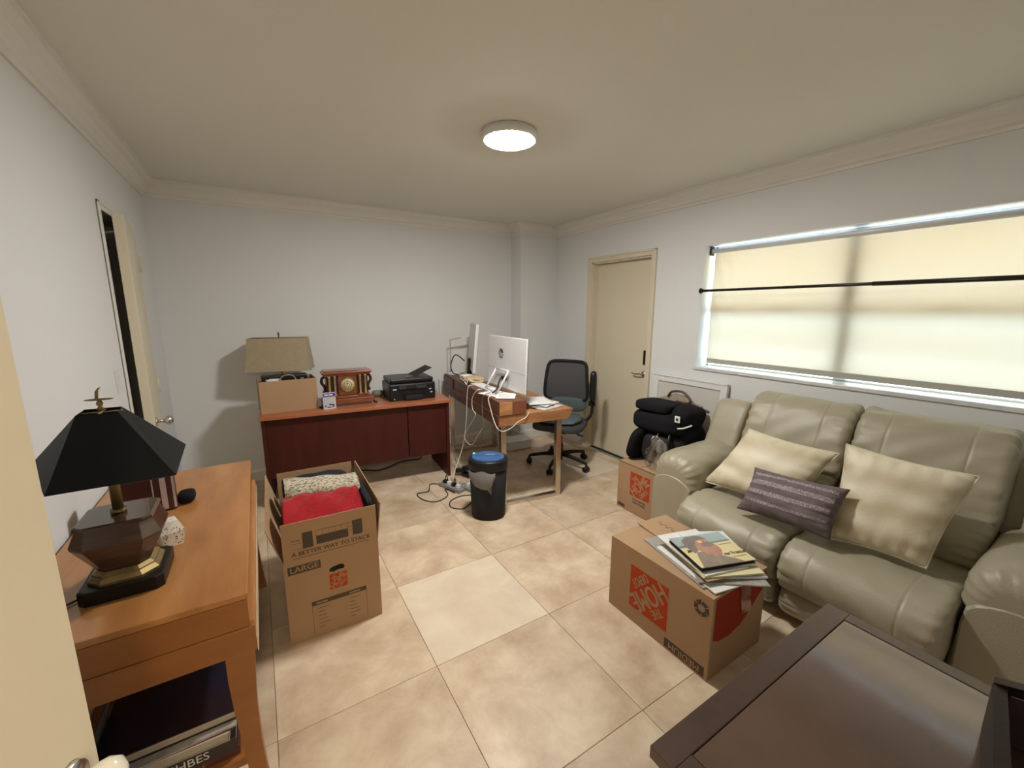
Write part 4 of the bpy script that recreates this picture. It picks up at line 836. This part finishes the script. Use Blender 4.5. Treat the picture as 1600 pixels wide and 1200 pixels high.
# ---------------- papers on the medium box ----------------
zt = .3895; BR = math.atan2(1.152-.922, 1.596-1.520)-pi/2   # book long side direction
def flat(name, lab, cat, x, y, z, w, l, t, rz, m_, bev=0.0, lines=0):
    o = thing(name, lab, cat, (x, y, z), rz); ob('sheet', B().b2((-w/2, -l/2, 0), (w/2, l/2, t), bev=bev), m_, o)
    for k in range(lines): ob('text_line', B().b2((-w*.36, -l*.36+k*l*.09, t), (w*.30, -l*.36+k*l*.09+.003, t+.0004)), GCORD, o)
    return o
flat('photo_sheet', 'dark edged picture sheet, lowest in the pile on the medium box', 'paper', 1.680, 1.06, zt, .29, .40, .003, BR+.10, PAPERG)
flat('envelope', 'white sheet poking out at the near corner of the box pile', 'paper', 1.655, 1.00, zt+.0035, .24, .36, .004, BR+.12, PAPER)
flat('magazine', 'grey glossy magazine low in the pile on the medium box', 'magazine', 1.715, .965, zt+.008, .29, .33, .007, BR-.32, PAPERG, .002)
flat('magazine', 'white rounded catalogue jutting right under the yellow sheets', 'magazine', 1.725, .965, zt+.0155, .27, .28, .011, BR-.22, SILVER, .004)
flat('envelope', 'brown manila envelope in the middle of the box pile', 'paper', 1.69, 1.01, zt+.027, .27, .33, .004, BR+.02, CARDIN)
flat('paper_pad', 'pad of yellow paper under the picture book', 'paper', 1.705, .99, zt+.0315, .28, .31, .007, BR-.12, PAPERY)
flat('envelope', 'thick white envelope just under the picture book, sticking out left', 'paper', 1.672, 1.035, zt+.039, .23, .33, .007, BR+.06, PAPER)
flat('envelope', 'white sheet sticking out at the right end under the picture book', 'paper', 1.745, 1.01, zt+.0465, .23, .28, .005, BR-.2, PAPER)
zb = zt+.0525
kk = thing('picture_book', 'glossy hardback showing a man in a cap, on top of the paper pile', 'book', (1.690, .995, zb), BR)
bw, bL, bt = .275, .235, .017
ob('back_cover', B().b2((-bw/2, -bL/2, 0), (bw/2, bL/2, .003)), BLACKPL, kk); ob('page_block', B().b2((-bw/2+.003, -bL/2+.003, .003), (bw/2-.003, bL/2-.003, bt-.003)), BLACKMAT, kk); ob('front_cover', B().b2((-bw/2, -bL/2, bt-.003), (bw/2, bL/2, bt)), mat('sand cover', (.66, .56, .30), .22), kk)
cov = dict(o=(0, 0, bt), r=(1, 0, 0), u=(0, 1, 0))
SKY_ = mat('grey blue cover print', (.36, .44, .44), .25, var=((.28, .36, .38), 12)); HILL = mat('slate cover print', (.16, .20, .21), .25); CAP = mat('cap print', (.15, .115, .11), .25, var=((.20, .15, .14), 30)); FACE = mat('face print', (.48, .24, .16), .25, var=((.33, .16, .12), 25)); COAT = mat('coat print', (.26, .20, .16), .25, var=((.20, .15, .12), 20)); LIT_ = mat('lit face print', (.85, .45, .25), .25)
decal('sky_print', rect(-bw/2, .045, bw/2, bL/2), SKY_, kk, off=.0004, th=.0003, **cov); decal('hill_print', [(-bw/2, .030), (bw/2, .040), (bw/2, .050), (-bw/2, .048)], HILL, kk, off=.0006, th=.0003, **cov)
decal('coat_print', [(-.125, -bL/2), (.08, -bL/2), (.055, -.088), (.005, -.052), (-.02, -.01), (-.085, -.015), (-.105, -.06)], COAT, kk, off=.0008, th=.0003, **cov)
decal('face_print', [(-.068, .050), (-.03, .080), (.010, .074), (.032, .048), (.046, .012), (.042, -.018), (.022, -.052), (-.010, -.062), (-.04, -.040), (-.062, .0)], FACE, kk, off=.0010, th=.0003, **cov)
decal('cap_print', [(-.105, .045), (-.094, .085), (-.06, .108), (-.01, .110), (.022, .096), (.032, .072), (-.005, .080), (-.03, .070), (-.055, .040), (-.068, -.005), (-.095, -.02)], CAP, kk, off=.0012, th=.0003, **cov)
decal('shade_print', [(-.02, .045), (.025, .052), (.040, .020), (.012, .012), (-.02, .018)], COAT, kk, off=.0011, th=.0003, **cov); decal('lit_patch', [(-.03, .065), (-.005, .070), (.0, .055), (-.02, .048)], LIT_, kk, off=.0012, th=.0003, **cov)
text('lettering', 'ear Frankie', .030, INK, kk, (.083, -.052, bt), (1, 0, 0), (0, 1, 0), bold=.0005, off=.0014, sx=.8)
text('lettering', 'A FILM STORY', .010, INK, kk, (.090, .022, bt), (1, 0, 0), (0, 1, 0), off=.0014) if False else None
decal('ship_print', [(-.125, -.01), (-.10, -.005), (-.10, .010), (-.115, .012)], INK, kk, off=.0008, th=.0003, **cov); decal('small_print', rect(.055, -.080, .125, -.077), INK, kk, off=.0008, th=.0003, **cov); decal('small_print', rect(.06, .018, .125, .021), INK, kk, off=.0008, th=.0003, **cov)

# ---------------- dark side table, near right ----------------
st = thing('side_table', 'large square dark mahogany table with inset glossy panel, near the sofa', 'table', (1.08, .03, 0))
X1, X2, Y1, Y2, zt2 = .652, 1.508, -.38, .478, .60
for nm, lo, hi in (('top_border', (X1, Y2-.06, zt2-.032), (X2, Y2, zt2)), ('top_border', (X1, Y1, zt2-.032), (X2, Y1+.06, zt2)), ('top_border', (X1, Y1+.06, zt2-.032), (X1+.06, Y2-.06, zt2)), ('top_border', (X2-.045, Y1+.06, zt2-.032), (X2, Y2-.06, zt2))):
    ob(nm, B().b2(lo, hi, bev=.002), WALNUT, st, world=True)
ob('inset_panel', B().b2((X1+.062, Y1+.062, zt2-.03), (X2-.047, Y2-.062, zt2-.0015), bev=.001), WALNUTP, st, world=True)
ob('apron', B().b2((X1+.015, Y1+.015, zt2-.15), (X2-.015, Y2-.015, zt2-.033), bev=.003), WALNUT, st, world=True)
for x in (X1+.02, X2-.075):
    for y in (Y1+.02, Y2-.075): ob('leg', B().b2((x, y, 0), (x+.055, y+.055, zt2-.15), bev=.003), WALNUT, st, world=True)
# leather organiser tray standing on it
lt = thing('leather_organizer', 'dark brown leather open organizer on the right corner of the mahogany table', 'organizer', (1.15, -.05, zt2+.0005))
LBR = mat('dark brown leather', (.016, .008, .006), .45, spec=.3, bump=(120, .1)); LBR2 = mat('plum leather lining', (.075, .045, .045), .45, bump=(120, .1))
def wl(nm, a, b_, ha, hb, th, m_):
    a = Vector(a); b_ = Vector(b_); n = Vector((-(b_-a).y, (b_-a).x)).normalized()*th
    q = [(a.x, a.y), (b_.x, b_.y), (b_.x+n.x, b_.y+n.y), (a.x+n.x, a.y+n.y)]; z0 = zt2+.001
    bb = B().loft([[(x, y, z0) for x, y in q], [(q[0][0], q[0][1], z0+ha), (q[1][0], q[1][1], z0+hb), (q[2][0], q[2][1], z0+hb), (q[3][0], q[3][1], z0+ha)]]); bmesh.ops.recalc_face_normals(bb.bm, faces=bb.bm.faces)
    ob(nm, bb, m_, lt, world=True)
wl('back_wall', (1.325, .107), (.96, .045), .12, .12, .022, LBR)
wl('side_wall', (1.325, -.30), (1.325, .105), .12, .12, .0, LBR) if False else None
wl('side_wall', (1.352, .108), (1.40, -.30), .122, .26, -.024, LBR)
wl('front_wall', (.985, -.31), (1.375, -.27), .12, .12, .022, LBR)
wl('side_wall', (.96, .045), (.985, -.31), .12, .12, .02, LBR)
ob('lining', B().b2((1.0, -.27, zt2+.002), (1.31, .03, zt2+.012)), LBR2, lt, world=True)
wl('inner_lining', (1.3265, .080), (1.370, -.27), .112, .20, -.004, LBR2)

# ---------------- sofa ----------------
SX = 2.2; YR = -.012; YL = 1.757
sf = thing('loveseat', 'taupe leather two-seat reclining sofa below the window', 'sofa', (2.65, .875, 0))
def so(name, b, m_=LEATHER, **k): return ob(name, b, m_, sf, world=True, **k)
so('base_frame', B().b2((2.28, YR+.06, .03), (3.0, YL-.06, .26), bev=.01), LEATHERP)
for i, (ya, yb) in enumerate(((.296, .878), (.884, 1.452))):
    # chaise seat with rolled front
    so('seat_cushion', B().puff([(2.78, .40), (2.60, .425), (2.42, .435), (2.25, .445), (2.12, .425), (2.045, .36), (2.04, .27), (2.09, .20), (2.20, .185), (2.45, .22), (2.75, .24)], ya+.004, yb-.004, ny=150, edge=.16, depth=.05, seams=(ya+.13, yb-.13), seamd=.0032, wr=.006, seed=i))
    so('footrest', B().puff([(2.30, .235), (2.16, .215), (2.10, .18), (2.085, .12), (2.11, .065), (2.2, .05), (2.32, .06)], ya+.01, yb-.01, ny=40, edge=.14, depth=.03, wr=.003, seed=i+5))
    so('lumbar_cushion', B().puff([(2.56, .42), (2.55, .50), (2.585, .58), (2.66, .63), (2.76, .62), (2.82, .52), (2.80, .42), (2.68, .38)], ya+.004, yb-.004, ny=44, edge=.15, depth=.04, seams=(), wr=.005, seed=i+9))
    so('back_cushion', B().puff([(2.66, .60), (2.665, .68), (2.70, .80), (2.745, .90), (2.79, .965), (2.86, 1.005), (2.94, .99), (2.975, .92), (2.96, .80), (2.90, .66), (2.84, .58), (2.74, .565)], ya+.002, yb-.002, ny=150, edge=.16, depth=.05, seams=(ya+.14, yb-.14), seamd=.003, wr=.009, seed=i+20))
so('back_frame', B().puff([(2.72, .30), (2.80, .62), (2.87, .82), (2.95, .86), (3.02, .82), (3.03, .5), (3.02, .1), (2.80, .08)], YR+.10, YL-.10, ny=30, edge=.05, depth=.02, wr=0, seed=3), LEATHERP)
for s_, yi, yo in ((1, 1.45, YL), (-1, .298, YR)):
    ya, yb = min(yi, yo), max(yi, yo); c = (ya+yb)/2
    # flat front panel with arched top
    W_ = yb-ya-.02; pts = [(ya+.01, .05), (yb-.01, .05), (yb-.01, .36)]+[(c+W_/2*cos(a), .40+.085*sin(a)) for a in [pi*k/10 for k in range(1, 10)]]+[(ya+.01, .36)]
    b = B().loft([[(SX+.05, y, z) for y, z in pts], [(SX+.008, y, z) for y, z in pts], [(SX, c+(y-c)*.95, .26+(z-.26)*.965) for y, z in pts]], smooth=False); bmesh.ops.recalc_face_normals(b.bm, faces=b.bm.faces)
    so('arm_front', b, LEATHERP)
    so('arm_body', B().b2((SX+.05, ya+.03, .05), (2.86, yb-.012, .44), bev=.02, smooth=False), LEATHERP)
    # padded arm: run the puff along X by swapping axes
    b = B().puff([(c-.158, .50), (c-.135, .58), (c-.06, .625), (c+.05, .63), (c+.13, .595), (c+.16, .52), (c+.155, .43), (c+.10, .395), (c-.10, .39), (c-.155, .42)], SX+.005, 2.80, ny=120, edge=.30, depth=.075, seams=(2.48,), seamd=.004, wr=.006, seed=40+int(yo*3))
    for v in b.bm.verts: v.co = Vector((v.co.y, v.co.x, v.co.z-.05*max(0, (2.42-v.co.y)/.2)**2*.5))
    bmesh.ops.recalc_face_normals(b.bm, faces=b.bm.faces); so('arm_pad', b)
    # outer back wing
    yw = c+s_*.01
    b = B().puff([(2.66, .46), (2.72, .64), (2.79, .80), (2.85, .895), (2.93, .90), (2.98, .84), (2.99, .6), (2.96, .42), (2.8, .38)], yw-.115, yw+.115, ny=26, edge=.35, depth=.035, wr=.002, seed=60); so('back_wing', b)
# throw pillows
def pil(name, lab, c, th, m_, nrm, seed, stripes=None, piping=True):
    cen = sum((Vector(v) for v in c), Vector())/4; o = thing(name, lab, 'pillow', tuple(cen)); nv = Vector(nrm).normalized()
    ob('cover', B().pillow(c, th, 34, nrm, seed=seed), m_, o, world=True)
    C_ = [Vector(v) for v in c]
    def P(u_, v_):
        p = C_[0].lerp(C_[1], u_).lerp(C_[3].lerp(C_[2], u_), v_); a = 2*u_-1; b_ = 2*v_-1; return p+(cen-p)*(.07*(1-a*a)*abs(b_)**3+.07*(1-b_*b_)*abs(a)**3)
    if piping:
        ring = [P(k/14, 0) for k in range(14)]+[P(1, k/14) for k in range(14)]+[P(1-k/14, 1) for k in range(14)]+[P(0, 1-k/14) for k in range(14)]
        ob('piping', B().tube(ring, .0045, 6, closed=True, sub=1), m_, o, world=True)
    if stripes:
        for (v0, v1) in stripes:
            def fn(u_, v_, v0=v0, v1=v1):
                U = .05+.9*u_; Vv = v0+(v1-v0)*v_; p = P(U, Vv); a = 2*U-1; b_ = 2*Vv-1; h = ((1-abs(a)**2.6)*(1-abs(b_)**2.6))**.5
                rd2 = random.Random(seed); ph = [rd2.uniform(0, 6) for _ in range(4)]
                hh = th*.5*h+.0018*(sin(9*a+ph[0]+4*b_)+sin(13*b_+ph[1]-5*a))*h+.0056*(sin(40*U+ph[2])*abs(b_)**4+sin(40*Vv+ph[3])*abs(a)**4)*min(1, h*2.5)
                return p+nv*(hh+.002)
            b = B(); b.grid(fn, 40, 5); ob('sequin_stripe', b, SEQUIN, o, world=True, label='band of lilac sequins')
    return o
pil('throw_pillow', 'cream striped satin pillow at the far end of the sofa', [(2.545, 1.325, .815), (2.545, .855, .80), (2.35, .955, .478), (2.315, 1.45, .478)], .14, SATIN, (-.88, .02, .45), 11)
pil('throw_pillow', 'cream striped satin pillow leaning in the middle of the sofa, nearer the camera', [(2.45, .80, .885), (2.49, .355, .865), (2.30, .42, .475), (2.26, .76, .455)], .155, SATIN, (-.88, -.06, .45), 12)
pil('throw_pillow', 'small mauve oblong pillow with sequin bands, between the cream pillows', [(2.27, 1.13, .69), (2.27, .700, .725), (2.155, .710, .50), (2.145, 1.14, .475)], .12, PURPLE, (-.88, 0, .45), 13, stripes=[(.10, .16), (.26, .36), (.48, .57), (.70, .76)], piping=False)

# ---------------- white framed panel, tote, car seat ----------------
wp = thing('framed_panel', 'white framed panel leaning on the wall between door and sofa', 'panel', (3.02, 2.13, .001))
ya, yb, H_ = 1.79, 2.49, .975
Mp = Matrix.Translation((3.005, 0, 0)) @ Matrix.Rotation(radians(3.2), 4, 'Y')
def wpo(nm, lo, hi, m_, bev=.003):
    b = B().b2(lo, hi, bev=bev); bmesh.ops.transform(b.bm, matrix=Mp, verts=b.bm.verts); ob(nm, b, m_, wp, world=True)
wpo('back_board', (.012, ya+.03, .02), (.018, yb-.03, H_-.02), mat('panel board', (.60, .58, .53), .5, bump=(20, .02)), 0)
for lo, hi in (((0, ya, 0), (.028, ya+.055, H_)), ((0, yb-.055, 0), (.028, yb, H_)), ((0, ya+.055, 0), (.028, yb-.055, .055)), ((0, ya+.055, H_-.055), (.028, yb-.055, H_))): wpo('frame_rail', lo, hi, WHITEPL)
wpo('frame_bead', (-.006, ya+.003, H_-.01), (.03, yb-.003, H_+.004), WHITEPL)
tt = thing('canvas_tote', 'beige canvas tote with brown leather handles behind the car seat', 'bag', (2.945, 2.05, .382))
TS = [(2.31, .70), (2.30, .80), (2.17, .85), (2.06, .845), (1.99, .80), (1.92, .79), (1.90, .70), (1.92, .40), (2.30, .40)]
b = B().loft([[(2.905, y, z) for y, z in TS], [(2.965, y, z) for y, z in TS]]); bmesh.ops.recalc_face_normals(b.bm, faces=b.bm.faces); ob('bag_body', b, CANVAS, tt, world=True)
ob('handle', B().tube([(2.90, 2.20, .83), (2.895, 2.16, .875), (2.90, 2.06, .885), (2.895, 1.985, .83), (2.90, 2.02, .80), (2.90, 2.12, .80)], .010, 8, closed=False), BRLEATH, tt, world=True)
ob('strap', B().tube([(2.895, 1.90, .66), (2.89, 1.905, .775), (2.89, 1.87, .782), (2.89, 1.82, .77)], .011, 8), BRLEATH, tt, world=True)
cs2 = thing('car_seat', 'black padded child car seat resting on the moving box', 'car seat', (2.66, 1.99, .3815), radians(8))
def rb(nm, c, sz, p=4, rot=(0, 0, 0), m_=BLACKFAB, **k):
    from mathutils import Euler
    return ob(nm, B().rbox(c, sz, p, 8, M=Euler(rot).to_matrix().to_4x4()), m_, cs2, **k)
rb('seat_shell', (.03, -.02, .13), (.36, .36, .25), 4, m_=BLACKPL)
rb('side_bolster', (-.09, .17, .13), (.34, .09, .27), 3.2, (.25, 0, 0)); rb('side_bolster', (.06, -.16, .15), (.34, .10, .30), 3.2, (-.12, 0, 0))
rb('seat_pad', (-.02, .03, .315), (.36, .43, .17), 3.6, (.0, .05, 0))
rb('back_pad', (-.02, .08, .425), (.33, .30, .085), 4.2, (.04, .08, .05)); rb('headrest', (.02, -.135, .37), (.34, .17, .18), 3, (.25, .1, 0))
rb('lower_pad', (-.12, .0, .12), (.16, .26, .22), 3.4, (0, .1, 0), BLACKMAT)
ob('brand_tag', B().box((-.166, -.150, .385), (.008, .040, .048), bev=.003), WHITEPL, cs2); ob('tag_mark', B().box((-.170, -.150, .385), (.004, .016, .020)), BLACKPL, cs2)
ob('strap', B().tube([(-.165, -.155, .318), (-.160, -.20, .330), (-.125, -.24, .352)], .0055, 8), WHITEPL, cs2, label='white webbing strap')
for y in (.0, -.09): ob('buckle_strap', B().tube([(-.13, y, .29), (-.205, y-.02, .2), (-.20, y-.01, .08)], .010, 8), BLACKPL, cs2)
pbg = thing('plastic_bag', 'crinkled clear plastic bag in front of the black car seat', 'bag', (2.43, 1.885, .3815))
def bagfn(u_, v_):
    a = 2*pi*v_; r_ = (.055+.035*sin(pi*min(1, u_*.9+.1)))*(1+.12*sin(3*a+u_*5)+.07*sin(7*a-u_*9)); z = .215*u_+.02*sin(2*a)*u_
    return (2.42+r_*.65*cos(a), 1.895+r_*1.05*sin(a), .386+z)
b = B(); b.grid(bagfn, 18, 36, wrap=True); ob('film', b, BAG, pbg, world=True)
b = B(); rim = [bagfn(1.0, k/20) for k in range(20)]; b.tube(rim, .003, 6, closed=True, sub=2); ob('rim', b, BAG, pbg, world=True)
